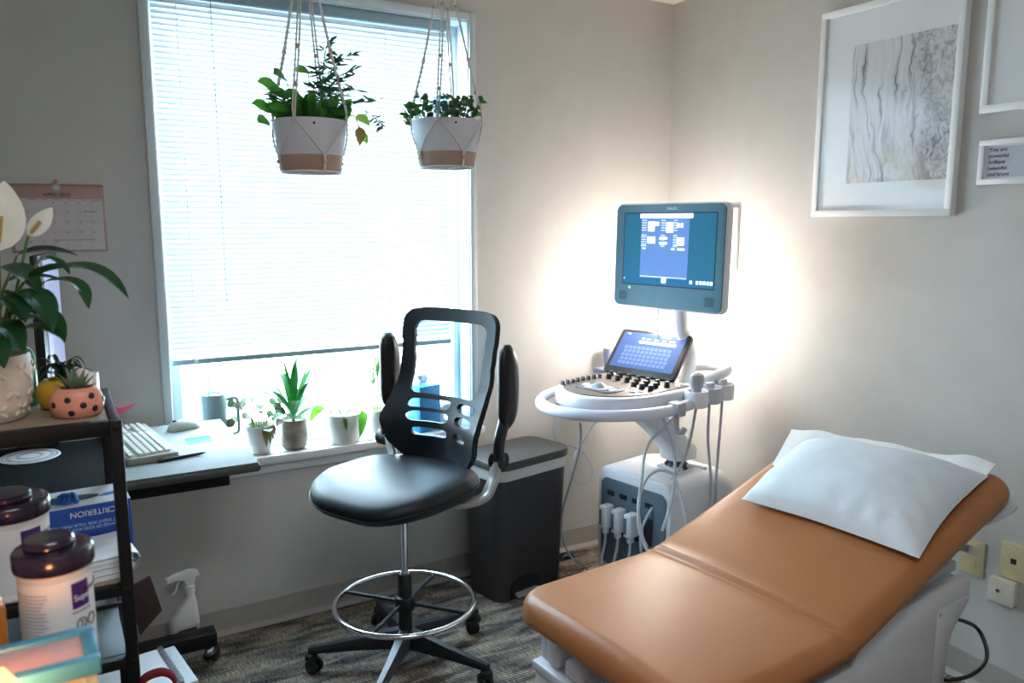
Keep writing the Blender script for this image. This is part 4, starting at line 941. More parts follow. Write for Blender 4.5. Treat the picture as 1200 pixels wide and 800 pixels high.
b = NB(); prism(b, [(-.062, -.02), (-.055, .03), (.055, .03), (.062, -.02), (.03, -.028), (-.03, -.028)], .022, .034, Matrix.Translation((-.045, -.128, 0)), .003); obj('pedal', b, mat('pedal_grey', (170, 170, 170), .4, metal=.2), t)

# ------------------------------------------------------------------ ultrasound machine (local -x = user side)
t = empty('ultrasound_machine', 'white ultrasound machine with lit monitor, touch panel and probes in the room corner', 'medical machine', (-.45, -.55, 0), R(10))
org = Vector((-.45, -.55, 0)); Mw = (Matrix.Translation(org) @ Matrix.Rotation(R(10), 4, 'Z')).inverted()
LP = lambda x, y, d: Mw @ P(x, y, d)
wsh = mat('machine_white', (226, 228, 234), .38, var=.02); slate = mat('slate_panel', (92, 108, 120), .5, var=.05); cordm = mat('probe_cord', (176, 180, 188), .5, var=.03)
# base
BX, BY0, BY1 = -.158, -.165, .252
b = NB()
def yz(y0, y1, z0, z1, r, x): return [Vector((x, yy, zz)) for yy, zz in rrect(y1-y0, z1-z0, r, 8, (y0+y1)/2, (z0+z1)/2)]
loft(b, [yz(BY0+.012, BY1-.012, .072, .528, .05, BX), yz(BY0+.003, BY1-.003, .063, .537, .058, BX+.006), yz(BY0, BY1, .06, .54, .06, BX+.02), yz(BY0, BY1, .06, .54, .06, .12), yz(BY0+.01, BY1-.01, .06, .53, .07, .20), yz(BY0+.03, BY1-.03, .06, .50, .10, .30), yz(BY0+.06, BY1-.06, .08, .46, .12, .37), yz(BY0+.11, BY1-.11, .12, .42, .11, .395)])
body = obj('base', b, wsh, t, sharp=50)
b = NB(); Mf = basis((BX, 0, 0), (0, -1, 0), (0, 0, 1)); prism(b, rrect(BY1-BY0-.055, .395, .035, 8, -(BY0+BY1)/2, .292), 0, .006, Mf, .002); pf = obj('port_panel', b, slate, t)
for k in range(4):
    y = BY1-.085-.072*k
    b = NB(); prism(b, rrect(.042, .022, .003, 3, -y, .425), .006, .0072, Mf); prism(b, rrect(.046, .12, .006, 3, -y, .31), .006, .0068, Mf); obj('probe_port', b, mat('port_black', (26, 30, 36), .5), pf)
for k in range(3):
    y = BY1-.085-.072*k
    b = NB(); box(b, (BX-.032, y, .325), (.060, .044, .105), .010, 3); box(b, (BX-.036, y, .262), (.03, .022, .03), .006); cn = obj('probe_connector', b, mat('connector_white', (216, 220, 226), .4, var=.02), t)
    b = NB(); box(b, (BX-.0625, y+.008, .325), (.002, .014, .07), .0006); obj('locking_bar', b, slate, cn)
    b = NB(); tube(b, spline([(BX-.036, y, .25), (BX-.04, y, .20), (BX-.06, y, .12), (BX-.05, y-.02, .05)], 6), .0065, 10); obj('probe_cord', b, cordm, cn)
b = NB(); bx(b, -.26, .36, -.17, .25, .04, .068, .02); obj('chassis', b, wsh, t)
for (x, y) in ((-.20, .20), (-.20, -.12), (.28, .20), (.28, -.12)):
    b = NB(); tube(b, [(x, y-.018, .032), (x, y+.018, .032)], .032, 22); obj('caster', b, mat('caster_grey', (60, 62, 66), .5), t)
# arm from base to console
b = NB()
def quad(c, w, d, ax): return [Vector(c)+Vector((dx*ax[0], dy, dx*ax[1])) for dx, dy in rrect(w, d, min(w, d)*.35, 5)]
a0, a1 = LP(783, 546, 3.36), LP(733, 478, 3.30)
dv = (Vector((-.19, .035, .86))-Vector((.07, -.01, .60))); ax = (math.cos(math.atan2(dv.x, -dv.z)+0), 0)
loft(b, [[Vector((.07+x, -.01+y, .585)) for x, y in rrect(.15, .13, .05, 5)], [Vector((.07+x, -.01+y, .625)) for x, y in rrect(.16, .13, .05, 5)], [Vector((-.02+x, .01+y, .72)) for x, y in rrect(.16, .125, .05, 5)], [Vector((-.15+x, .035+y, .84)) for x, y in rrect(.17, .12, .05, 5)], [Vector((-.18+x, .04+y, .868)) for x, y in rrect(.17, .12, .05, 5)]]); obj('lift_arm', b, wsh, t, sharp=60)
b = NB(); lathe(b, [(0, .535), (.055, .535), (.05, .56), (.04, .57), (.04, .59), (0, .59)], 24, (.06, -.01, 0)); obj('swivel', b, mat('swivel_dark', (44, 52, 64), .35), t)
b = NB(); tube(b, spline([(-.06, -.125, .57), (-.03, -.06, .555), (.04, -.03, .552), (.09, -.09, .555), (.06, -.165, .57)], 6), .008, 8); bx(b, .0, .12, -.06, .05, .54, .552, .004); obj('cable_tray', b, wsh, t)
# console: D-shaped deck
def dpoly(cx, cy, ry, rx, back, n=18): return [(back, cy-ry)]+[(cx-rx*math.sin(PI*i/n), cy-ry*math.cos(PI*i/n)) for i in range(n+1)]+[(back, cy+ry)]
cyc = .085
b = NB(); t_ = NB()
prism(b, dpoly(-.22, cyc, .235, .285, .10), .865, .925, None, .012, seg=3); cons = obj('console', b, wsh, t, sharp=50)
b = NB(); prism(b, dpoly(-.22, cyc, .205, .25, -.01), .925, .929, None, .001); obj('control_deck', b, mat('deck_taupe', (104, 94, 88), .5, var=.05), cons)
b = NB(); hp = [(.06, cyc-.275)]+[(-.22-.355*math.sin(PI*i/24), cyc-.285*math.cos(PI*i/24)) for i in range(25)]+[(-.14, cyc+.25)]
tube(b, spline([(.06, cyc-.275, .885), *[(x, y, .872) for x, y in hp[1:-1]], (-.12, cyc+.235, .885)], 3), .021, 14, flat=(.024, .019)); obj('front_handle', b, mat('handle_lilac', (206, 210, 226), .38, var=.02), t)
b = NB(); bx(b, -.50, -.34, .10, .20, .83, .866, .006); obj('under_tray', b, black_p, t)
b = NB(); box(b, (-.19, cyc-.285, .872), (.05, .056, .056), .006); tube(b, spline([(-.19, cyc-.285, .85), (-.19, cyc-.285, .80), (-.20, cyc-.30, .785), (-.20, cyc-.325, .79), (-.20, cyc-.33, .805)], 5), .011, 10); obj('cable_hook', b, mat('hook_grey', (168, 172, 182), .4), t)
# rear handle loop
b = NB(); tube(b, spline([(.06, cyc-.15, .91), (.14, cyc-.22, .95), (.24, cyc-.21, .97), (.27, cyc-.12, .97), (.22, cyc-.04, .96), (.10, cyc-.02, .93)], 6), .024, 12); obj('rear_handle', b, wsh, t)
# deck controls
tbm = mat('trackball_grey', (150, 158, 172), .25); kn = mat('knob_black', (24, 24, 27), .4); lit = mat('button_white', (226, 232, 244), .4, emit=(226, 234, 250), estr=.4)
b = NB(); prism(b, rrect(.115, .20, .03, 6, -.335, cyc), .929, .933, None, .001); tk = obj('trackball_pad', b, mat('pad_dark', (70, 72, 80), .4), cons)
b = NB(); prism(b, rrect(.085, .105, .012, 5, -.335, cyc), .933, .936, None, .0008); obj('pad_plate', b, mat('pad_silver', (176, 182, 192), .35), tk)
b = NB(); lathe(b, [(.034, .936), (.031, .939), (.028, .940), (.022, .948), (.012, .953), (0, .955)], 28, (-.335, cyc, 0)); obj('trackball', b, tbm, tk)
for yy in (-.075, .075):
    b = NB(); prism(b, rrect(.03, .022, .006, 4, -.335, cyc+yy), .933, .937, None, .001); obj('set_button', b, lit, tk)
for j, (xr, n, y0, dy) in enumerate(((-.10, 7, -.16, .052), (-.155, 6, -.145, .052), (-.21, 3, -.165, .045))):
    for k in range(n):
        b = NB(); lathe(b, [(0, .928), (.0115, .928), (.012, .932), (.0105, .950), (.009, .952), (0, .952)], 16, (xr, cyc+y0+dy*k, 0)); obj('knob', b, kn, cons)
for k in range(8):
    x = -.40+.033*k; y = cyc+.148+.012*math.sin(k/7*PI/1.3)
    b = NB(); box(b, (x, y+.0, .937), (.010, .018, .018), .002); obj('slide_control', b, kn, cons)
for (x, y) in ((-.06, .175), (-.05, -.175), (-.24, -.10), (-.155, .17)):
    b = NB(); lathe(b, [(0, .928), (.011, .928), (.010, .934), (0, .935)], 14, (x, cyc+y, 0)); obj('button', b, lit, cons)
for (x, y) in ((-.29, -.14), (-.26, -.155)):
    b = NB(); lathe(b, [(0, .928), (.011, .928), (.010, .933), (0, .934)], 14, (x, cyc+y, 0)); obj('button', b, tbm, cons)
b = NB(); lathe(b, [(0, .927), (.006, .927), (.005, .931), (0, .932)], 12, (-.075, cyc+.19, 0)); obj('power_light', b, mat('green_led', (60, 220, 110), .4, emit=(60, 220, 110), estr=1.5), cons)
# probe holders and probes on the near side
for k in range(3):
    x = -.055+.10*k; y = cyc-.275+.008*k
    b = NB(); lathe(b, [(.042, .86), (.046, .862), (.048, .92), (.046, .926), (.038, .926), (.034, .92), (.033, .865), (.042, .86)], 24, (x, y, 0), sx=1.07); obj('probe_holder', b, wsh if k != 1 else mat('holder_grey', (186, 190, 200), .4), t)
    b = NB(); lathe(b, [(.0, .850), (.006, .850), (.010, .862), (.018, .89), (.022, .93), (.030, .955), (.033, .975), (.028, .992), (.014, 1.0), (0, 1.001)] if k < 1 else [(.0, .850), (.006, .850), (.010, .862), (.018, .89), (.021, .93), (.019, .945), (0, .948)], 22, (x, y, 0), sx=1.15, sy=.75); pr_ = obj('probe', b, mat('probe_grey', (170, 174, 182), .35, var=.04), t)
    ends = [[(x, y, .85), (x-.005, y+.02, .72), (-.06, y+.06, .60), (-.115, y+.10, .50), (-.20, BY1-.30, .34), (-.205, BY1-.31, .20), (-.15, BY1-.33, .10)],
            [(x, y, .85), (x, y+.0, .70), (x+.005, y-.02, .50), (x-.05, y-.05, .30), (x-.10, y-.02, .09)],
            [(x, y, .85), (x-.01, y, .68), (x-.02, y, .52), (x-.02, y, .30), (x-.05, y+.0, .07)]][k]
    b = NB(); tube(b, spline(ends, 7), .006, 8); obj('cord', b, cordm, pr_)
for pts in ([(790, 490, 3.12), (760, 520, 3.10), (752, 560, 3.05), (748, 610, 3.0), (756, 640, 2.98), (770, 655, 2.95)], [(790, 555, 3.06), (772, 551, 3.08), (757, 562, 3.08), (748, 590, 3.06), (752, 625, 3.0), (758, 640, 3.0)], [(789, 556, 3.06), (796, 575, 3.02), (802, 600, 2.98), (806, 625, 2.96)], [(776, 488, 3.12), (790, 530, 3.1), (788, 580, 3.02), (776, 622, 2.98)]):
    b = NB(); tube(b, spline([LP(*p) for p in pts], 7), .006, 8); obj('cord', b, cordm, t)
# thin cable hanging left, power lead on the floor
b = NB(); tube(b, spline([LP(653, 482, 3.35), LP(648, 505, 3.36), LP(656, 518, 3.38), LP(680, 528, 3.42), LP(694, 548, 3.44), LP(690, 565, 3.44), LP(676, 566, 3.44), LP(670, 550, 3.44), LP(676, 528, 3.44), LP(694, 500, 3.42), LP(700, 494, 3.4)], 7), .0032, 6); obj('thin_cable', b, cordm, t)
b = NB(); tube(b, spline([LP(680, 495, 3.36), LP(680, 520, 3.40), LP(670, 560, 3.44), LP(660, 595, 3.46), LP(658, 625, 3.46), LP(664, 644, 3.44), LP(676, 658, 3.36), (-.17, .20, .012)], 7), .0042, 8); obj('foot_cable', b, mat('cable_grey', (120, 128, 130), .5), t)
# touch panel
TA, TB = Vector((-.045, .315, .952)), Vector((-.005, -.02, .952)); tv = (TA-TB); tw = tv.length; ty = tv.normalized(); back = Vector((.995, .098, 0)); tu = (back*.66+Vector((0, 0, .75))).normalized()
Mt = basis((TA+TB)/2, -ty, tu)
b = NB(); prism(b, rrect(tw+.03, .235, .014, 6, 0, .098), -.022, 0, Mt, .004); tp = obj('touch_panel', b, mat('panel_black', (30, 32, 38), .4), t)
scm = mat('touch_screen_blue', (60, 80, 124), .5, var=.02, spec=.08, emit=(100, 132, 190), estr=.34)
b = NB(); prism(b, rrect(tw-.012, .188, .004, 3, 0, .106), 0, .0008, Mt); ts = obj('touch_screen', b, scm, tp)
b = NB()
for r_ in range(5):
    for k in range(11): prism(b, rrect(.018, .016, .002, 2, -.118+.0225*k+.004*(r_ % 2), .038+.0205*r_), .0008, .0011, Mt)
obj('screen_keys', b, mat('screen_key', (84, 106, 150), .5, spec=.08, emit=(140, 166, 214), estr=.36), ts)
b = NB(); prism(b, rrect(.19, .012, .001, 2, .03, .152), .0008, .0012, Mt); obj('text_field', b, mat('screen_cream', (236, 232, 205), .4, emit=(240, 236, 205), estr=.8), ts)
b = NB()
for (x, y, w) in ((.05, .188, .018), (.075, .188, .018), (.125, .19, .016), (-.135, .192, .016), (-.02, .170, .02), (.02, .170, .025), (.06, .170, .02), (.10, .170, .03), (-.05, .172, .016)): prism(b, rrect(w, .006, .001, 2, x, y), .0008, .0012, Mt)
obj('screen_labels', b, mat('screen_white', (232, 238, 250), .4, emit=(232, 238, 250), estr=.8), ts)
# gel cup left of the touch panel
b = NB(); gc = LP(715, 428, 3.86); bx(b, gc.x-.02, gc.x+.02, gc.y-.02, gc.y+.02, .905, gc.z+.004, .004); bx(b, .04, gc.x+.02, .24, gc.y+.02, .895, .915, .004)
lathe(b, [(.026, .0), (.030, .0), (.036, .085), (.034, .087), (.030, .083), (.0, .08)], 22, (gc.x, gc.y, gc.z)); obj('gel_cup', b, mat('cup_blue_grey', (150, 160, 190), .4), t)
# monitor and its neck
mc = Mw @ Vector((-.53, -.609, 1.462)); Mm = basis((mc.x, mc.y, mc.z), (0, -1, 0), (0.03, 0, 1))
b = NB(); t_ = NB()
MW, MH = .565, .432
def mo(w, h, r, z): return [Mm @ Vector((x, y, z)) for x, y in rrect(w, h, r, 8)]
loft(b, [mo(MW-.008, MH-.008, .028, -.002), mo(MW, MH, .032, -.006), mo(MW, MH, .032, -.036), mo(MW-.02, MH-.02, .035, -.048), mo(MW-.14, MH-.12, .06, -.066)]); ms = obj('monitor_shell', b, wsh, t, sharp=50)
bzl = mat('bezel_slate', (62, 108, 126), .45, var=.03)
b = NB(); loft(b, [mo(MW-.010, MH-.010, .028, -.003), mo(MW-.012, MH-.012, .027, .001), mo(MW-.03, MH-.03, .02, .0025)]); bz = obj('bezel', b, bzl, ms, sharp=50)
text('brand_lettering', 'PHILIPS', .0150, Mm @ Matrix.Translation((.018, MH/2-.024, .0028)), white_p, bz)
SWI, SHI, sx0, sy0 = .465, .292, .005, .028
b = NB(); prism(b, rrect(SWI+.008, SHI+.008, .004, 3, sx0, sy0), .0025, .0030, Mm); obj('screen_surround', b, ink, bz)
def emi(n, c, s): return mat(n, c, .5, var=.01, spec=.08, emit=c, estr=s)
b = NB(); prism(b, rrect(SWI, SHI, .002, 2, sx0, sy0), .0030, .0034, Mm); sc = obj('screen', b, emi('screen_teal', (40, 96, 122), .42), bz)
b = NB(); prism(b, rrect(.245, .255, .001, 2, sx0-.018, sy0+.010), .0034, .0036, Mm); obj('window_panel', b, emi('screen_periwinkle', (92, 124, 178), .46), sc)
b = NB(); prism(b, rrect(.27, .018, .002, 2, sx0-.014, sy0+.136), .0036, .0040, Mm)
blocks = [(-.070, .093, .034, .040), (-.045, .104, .03, .016), (.025, .090, .036, .042), (.068, .098, .012, .018), (.086, .098, .012, .018), (-.068, .038, .042, .028), (-.005, .046, .04, .010), (-.005, .026, .04, .010), (.082, .034, .036, .032), (-.125+.02, .003, .018, .006), (.045, .003, .018, .007), (.086, .003, .036, .009)]
for (x, y, w, h) in blocks: prism(b, rrect(w, h, .0006, 1, sx0-.018+x*1.0, sy0+y), .0036, .0039, Mm)
obj('form_fields', b, emi('screen_bright', (232, 238, 250), .85), sc)
for (x, w) in ((-.108, .028), (-.008, .022), (.055, .02)):
    b = NB()
    for y in (.118, .108, .098, .088, .078, .058, .050, .040, .030, .020, .014): prism(b, rrect(w, .0035, .0004, 1, sx0-.018+x, sy0+y), .0036, .0038, Mm)
    obj('screen_text', b, emi('screen_pale', (186, 206, 236), .7), sc)
b = NB(); prism(b, rrect(.24, .004, .0004, 1, sx0-.018, sy0-.112), .0036, .0038, Mm); obj('screen_rule', b, MATS['screen_pale'], sc)
b = NB(); prism(b, rrect(SWI, .038, .001, 1, sx0, sy0-.126), .0034, .0036, Mm); obj('task_bar', b, emi('screen_bar', (36, 92, 128), .5), sc)
b = NB(); prism(b, rrect(.024, .022, .004, 3, sx0-.012, sy0-.125), .0036, .0040, Mm)
for x in (.125, .155, .172, .189, .206, .222): prism(b, rrect(.012, .014, .002, 2, sx0+x, sy0-.125), .0036, .0040, Mm)
prism(b, rrect(.006, .006, .001, 1, sx0-.225, sy0-.125), .0036, .0040, Mm); obj('screen_icons', b, emi('screen_white2', (236, 242, 252), .8), sc)
for x in (-.225, .222):
    b = NB(); 
    for i in range(8):
        for j in range(6): prism(b, rrect(.0045, .004, .001, 1, x-.0195+.0056*i, -.185+.0062*j-.0), .0025, .0030, Mm)
    obj('speaker_grille', b, mat('grille_dark', (30, 52, 64), .6), bz)
b = NB(); lathe(b, [(0, 0), (.006, 0), (.004, .002), (0, .0025)], 12, M=Mm @ Matrix.Translation((-.19, -.135, .0025))); obj('status_light', b, emi('led_green', (120, 210, 130), .8), bz)
b = NB(); nk = spline([(mc.x+.05, mc.y+.0, 1.42), LP(797, 366, 3.38), LP(799, 386, 3.5), LP(808, 412, 3.52), LP(806, 436, 3.48), LP(800, 458, 3.42)], 6); tube(b, nk, .035, 12, flat=(.042, .030)); obj('monitor_arm', b, wsh, t, sharp=60)
b = NB(); tube(b, spline([LP(772, 358, 3.3), LP(771, 370, 3.32), LP(770, 380, 3.34), LP(772, 400, 3.4)], 5), .0022, 6); obj('monitor_lead', b, cordm, t)
t = empty('cable_plug', 'small dark cable end lying on the carpet beside the waste bin', 'plug', PZ(663, 653, 0)); t.location.z = 0
b = NB(); loft(b, [[Vector((x, y, z)) for x, y in rrect(w, d, d*.4, 5)] for (w, d, z) in ((.09, .05, 0), (.092, .052, .004), (.08, .042, .016), (.05, .025, .022))]); obj('housing', b, black_p, t)
# lamp hidden behind the machine
t = empty('wall_panel', 'flat white panel fixed to the wall behind the monitor', 'panel', (0, (PX(840, 280).y+PX(866, 280).y)/2, (PX(866, 243).z+PX(866, 318).z)/2))
b = NB(); prism(b, rrect(PX(840, 280).y-PX(866, 280).y, PX(866, 243).z-PX(866, 318).z, .004, 3), 0, .016, basis((0, 0, 0), (0, -1, 0), (0, 0, 1)), .002); obj('panel', b, mat('panel_white', (236, 236, 236), .4, var=.01), t)

# ------------------------------------------------------------------ examination table (local x towards its head end, y towards the far side)
T0 = Vector((-1.161, -1.288, 0)); TR = R(4.76)
t = empty('exam_table', 'padded caramel brown examination table with raised back section and white base', 'examination table', T0, TR)
TW = .69; TH = .608; INC = R(17.6); LS, LB = .52, .855
vin = mat('caramel_vinyl', (168, 107, 63), .38, var=.05, scale=6, bump=.10, bscale=500, spec=.5)
Mt_ = Matrix.Translation(T0) @ Matrix.Rotation(TR, 4, 'Z'); Mti = Mt_.inverted()
def bendt(p):                                             # unbent cushion space -> table space
    x, y, z = p; rb = .05
    if x <= -rb: return Vector((x, y, TH+z))
    if x < rb:
        s = (x+rb)/(2*rb); a = INC*s*s*(3-2*s)*1.0; 
        hgt = math.tan(INC)*(x+rb)**2/(4*rb)*math.cos(INC)**.0
        ang = math.atan(math.tan(INC)*(x+rb)/(2*rb))
        return Vector((x-z*math.sin(ang), y, TH+hgt+z*math.cos(ang)))
    return Vector((x*math.cos(INC)-z*math.sin(INC)+(rb-rb*math.cos(INC))*.0, y, TH+x*math.sin(INC)+z*math.cos(INC)))
def cushion(x0, x1, rc0, rc1, thick, name):
    xs = []
    n = 16
    for i in range(n+1): xs.append(x0+rc0*(1-math.cos(PI/2*i/n)))
    for i in range(1, 41): xs.append(x0+rc0+(x1-rc1-x0-rc0)*i/40)
    for q in (-.024, -.016, -.010, -.006, -.003, 0, .003, .006, .010, .016, .024): xs.append(q)
    for i in range(1, n+1): xs.append(x1-rc1+rc1*math.sin(PI/2*i/n))
    xs = sorted(set(round(x, 5) for x in xs)); rings = []
    for x in xs:
        d0 = max(0, x0+rc0-x); d1 = max(0, x-(x1-rc1)); w = TW/2
        if d0: w = TW/2-rc0+math.sqrt(max(0, rc0**2-d0**2))
        if d1: w = TW/2-rc1+math.sqrt(max(0, rc1**2-d1**2))
        e = .042
        de = max(0, min(1, 1-min(x-x0, x1-x)/e)); hr = math.sqrt(max(0, 1-de*de))   # edge rounding of the ends
        top = -e+e*hr; botz = -thick+e*.7*(1-hr)
        if de >= 1: top = botz+.001
        groove = -.006*math.exp(-(x/.007)**2)+.004*math.exp(-((abs(x)-.016)/.008)**2)
        ring = []; er = min(e, w*.5)
        M_ = 10
        # section: top flat with crown, rounded sides, flat bottom
        ys = [-w+er*(1-math.sin(PI/2*(1-i/M_))) for i in range(M_+1)]
        def ztop(y):
            s = min(1, max(0, (abs(y)-(w-er))/er)); return top-er*(1-math.sqrt(max(0, 1-s*s)))*(1 if hr > 0 else 0)+.010*(1-(y/w)**2)*hr*(1-s)+groove*(1-s)*hr
        line = [(-w+er*(1-math.cos(PI/2*i/M_)), None) for i in range(M_+1)]+[(-w+er+(2*w-2*er)*i/12, None) for i in range(1, 12)]+[(w-er+er*math.sin(PI/2*i/M_), None) for i in range(M_+1)]
        for y, _ in line: ring.append((y, max(botz+.0005, ztop(y))))
        lowz = botz
        ring += [(w-.004, min(ring[-1][1]-.0002, lowz+.022)), (w-.016, min(ring[-1][1]-.0004, lowz+.008)), (w-.035, lowz), (-w+.035, lowz), (-w+.016, min(ring[0][1]-.0004, lowz+.008)), (-w+.004, min(ring[0][1]-.0002, lowz+.022))]
        rings.append([bendt((x, y-TW/2, z)) for y, z in ring])
    b = NB(); loft(b, rings); bmesh.ops.remove_doubles(b, verts=b.verts[:], dist=1e-5); return obj(name, b, vin, t, sharp=80)
cushion(-LS-.012, LB, .11, .075, .078, 'cushion')
base_w = mat('table_white', (216, 216, 220), .4, var=.02)
# base: near and far side panels, top plate, foot end with recess and step drawer
pro = [(-.45, .03), (-.45, .505), (.06, .505), (.12, .580), (.165, .593), (.62, .593), (.643, .580), (.647, .535), (.640, .51), (.555, .44), (.54, .405), (.54, .03)]
Mxz = Matrix.Rotation(R(90), 4, 'X')
for nm, y0 in (('side_panel', -.662), ('side_panel', -.078)):
    b = NB(); prism(b, pro, -(y0+.03), -y0, Mxz, .006); sp = obj(nm, b, base_w, t)
    if y0 < -.5:
        b = NB(); prism(b, [(.46, .30), (.46, .53), (.465, .537), (.63, .537), (.635, .52), (.555, .455), (.535, .415), (.515, .29), (.485, .285), (.47, .287)], .6625, .6645, Mxz, .0008); obj('service_cover', b, base_w, sp)
        b = NB(); lathe(b, [(0, 0), (.006, 0), (.004, .002), (0, .0025)], 12, M=Matrix.Translation((.475, -.6645, .522)) @ Matrix.Rotation(R(90), 4, 'X')); obj('screw', b, chrome, sp)
b = NB(); bx(b, -.43, .56, -.634, -.076, .0, .03, .004); bx(b, -.43, .52, -.632, -.078, .43, .50); bx(b, .10, .62, -.632, -.078, .50, .590, .01); bx(b, .48, .535, -.632, -.078, .03, .44); obj('body', b, base_w, t)
dark = mat('drawer_grip_grey', (120, 122, 128), .6)  # flat grey for the strip on the step drawer
b = NB(); bx(b, -.43, -.418, -.632, -.078, .40, .50); obj('recess_back', b, base_w, t)
b = NB(); bx(b, -.475, -.415, -.658, -.052, .03, .405, .008); bx(b, -.482, -.415, -.662, -.048, .385, .413, .006); dw = obj('step_drawer', b, base_w, t)
b = NB(); bx(b, -.4775, -.473, -.56, -.15, .33, .36, .003); obj('drawer_grip', b, dark, dw)
for k, (yy, w, hz_) in enumerate(((-.115, .05, .07), (-.20, .07, .05), (-.34, .11, .04), (-.52, .12, .045))):
    b = NB(); box(b, (-.440, yy, .415+hz_/2), (.05, w, hz_), .014, 3); obj('stirrup_cover', b, mat('stirrup_white', (226, 224, 232), .35), t)
# back section pan with lip round the head end
b = NB()
rows = []
for (x, z) in ((.10, -.084), (.60, -.084), (.70, -.086), (.735, -.086), (.78, -.087), (.82, -.089), (.85, -.087), (.872, -.080), (.886, -.070)):
    w = TW/2-.055+.068*min(1, max(0, (x-.62)/.14))-(.09*max(0, (x-.80)/.09)**2); rows.append([bendt((x, y*w-TW/2, z)) for y in [-1+2*i/16 for i in range(17)]])
loft(b, rows, False, False, closed=False)
bmesh.ops.recalc_face_normals(b, faces=b.faces[:]); bmesh.ops.solidify(b, geom=b.faces[:], thickness=.010)
obj('back_pan', b, grey_p, t, sharp=60)
b = NB(); q0, q1 = bendt((.55, -.60, -.11)), Vector((.45, -.60, .58)); bx(b, .46, .64, -.62, -.57, .59, .622, .006); tube(b, [Vector((.60, -.595, .60)), Vector((.64, -.595, .69))], .018, 10); tube(b, [Vector((.63, -.66, .672)), Vector((.63, -.06, .672))], .012, 10); obj('back_support', b, grey_p, t)
# its black power lead
b = NB(); tube(b, spline([Mti @ p for p in (Vector((-.585, -1.90, .50)), P(1143, 734, 2.38), P(1156, 760, 2.36), P(1153, 778, 2.34), P(1135, 792, 2.32), P(1108, 797, 2.28))], 8), .0058, 8); obj('power_lead', b, black_p, t)

# pillow and paper on the raised back
o_b = Mt_ @ bendt((.06, 0, .002)); nb = (Mt_.to_3x3() @ Vector((-math.sin(INC), 0, math.cos(INC)))).normalized()
def BK(px, py, h=.0):
    v = ray(px, py); o = o_b+nb*h; return CAM+v*((o-CAM).dot(nb)/v.dot(nb))
def noise2(u, v, seed=0):
    return (math.sin(u*9+seed+2.3*math.sin(v*5+seed))+math.sin(v*13-u*4+seed*2)+.6*math.sin(u*23+v*17+seed))/2.6
pil = mat('pillow_cotton', (222, 232, 240), .85, var=.02, bump=.06, bscale=900)
t = empty('pillow', 'white pillow in a plain case lying on the raised back of the exam table', 'pillow', BK(1010, 585, .0))
pc = [BK(868, 581, .035), BK(940, 507, .06), BK(1158, 548, .05), BK(1077, 652, .03)]   # far-foot, far-head, near-head, near-foot
def bil(u, v): return (pc[0]*(1-u)*(1-v)+pc[1]*u*(1-v)+pc[2]*u*v+pc[3]*(1-u)*v)
b = NB(); NU, NV = 34, 48; cen = bil(.5, .5); G = {}
for side in (1, -1):
    for i in range(NU+1):
        for j in range(NV+1):
            u, v = i/NU, j/NV
            ed = i in (0, NU) or j in (0, NV)
            if side == -1 and ed: G[(side, i, j)] = G[(1, i, j)]; continue
            uu = u+.028*math.sin(PI*v)*(1 if u < .5 else -1)*(abs(2*u-1)**3); vv = v+.03*math.sin(PI*u)*(1 if v < .5 else -1)*(abs(2*v-1)**3)
            p = bil(uu, vv); pr = (max(0, (1-abs(2*u-1)**2.4))*max(0, (1-abs(2*v-1)**2.6)))**.55
            base_h = (p-o_b).dot(nb); p = p-nb*(base_h-.024)
            if side == 1:
                wr = .0035*noise2(u*1.3, v, 1)+.0022*math.sin(46*(u*.8+v*.35)+4*math.sin(v*7))*max(0, 1-pr*1.1)+.0045*math.exp(-((u-.08)/.06)**2)*math.sin(v*34+2*math.sin(v*9))+.005*math.exp(-((v-.93)/.07)**2)*math.sin(u*40+3*math.sin(u*6))+.005*math.exp(-((v-.06)/.08)**2)*math.sin(u*30)
                h_ = .112*pr+wr*min(1, 6*min(u, 1-u, v, 1-v)+.15)
                h_ += .02*(1-abs(2*u-1))*0
            else: h_ = -.003*pr
            hem = .012 if ed else 0
            G[(side, i, j)] = b.verts.new(p+nb*(h_) - t.location)
for side in (1, -1):
    for i in range(NU):
        for j in range(NV):
            f = [G[(side, i, j)], G[(side, i+1, j)], G[(side, i+1, j+1)], G[(side, i, j+1)]]
            try: b.faces.new(f if side == 1 else f[::-1])
            except ValueError: pass
obj('case', b, pil, t, sharp=80)
t = empty('paper_sheet', 'white paper sheet over the head of the exam table behind the pillow', 'paper', BK(1050, 545, 0))
b = NB(); sc_ = [BK(905, 545, .012), BK(928, 505, .012), BK(1168, 548, .012), BK(1130, 583, .012)]
bil2 = lambda u, v: (sc_[0]*(1-u)*(1-v)+sc_[1]*u*(1-v)+sc_[2]*u*v+sc_[3]*(1-u)*v)
g = [[b.verts.new(bil2(i/10, j/40)+nb*(.002+(i/10)**3*(.010+.008*noise2(i/10, j/20, 4)+.010*abs(math.sin(j/40*9))))-t.location) for j in range(41)] for i in range(11)]
for i in range(10):
    for j in range(40): b.faces.new((g[i][j], g[i+1][j], g[i+1][j+1], g[i][j+1]))
bmesh.ops.recalc_face_normals(b, faces=b.faces[:]); bmesh.ops.solidify(b, geom=b.faces[:], thickness=.002)
obj('sheet', b, paper, t, sharp=60)

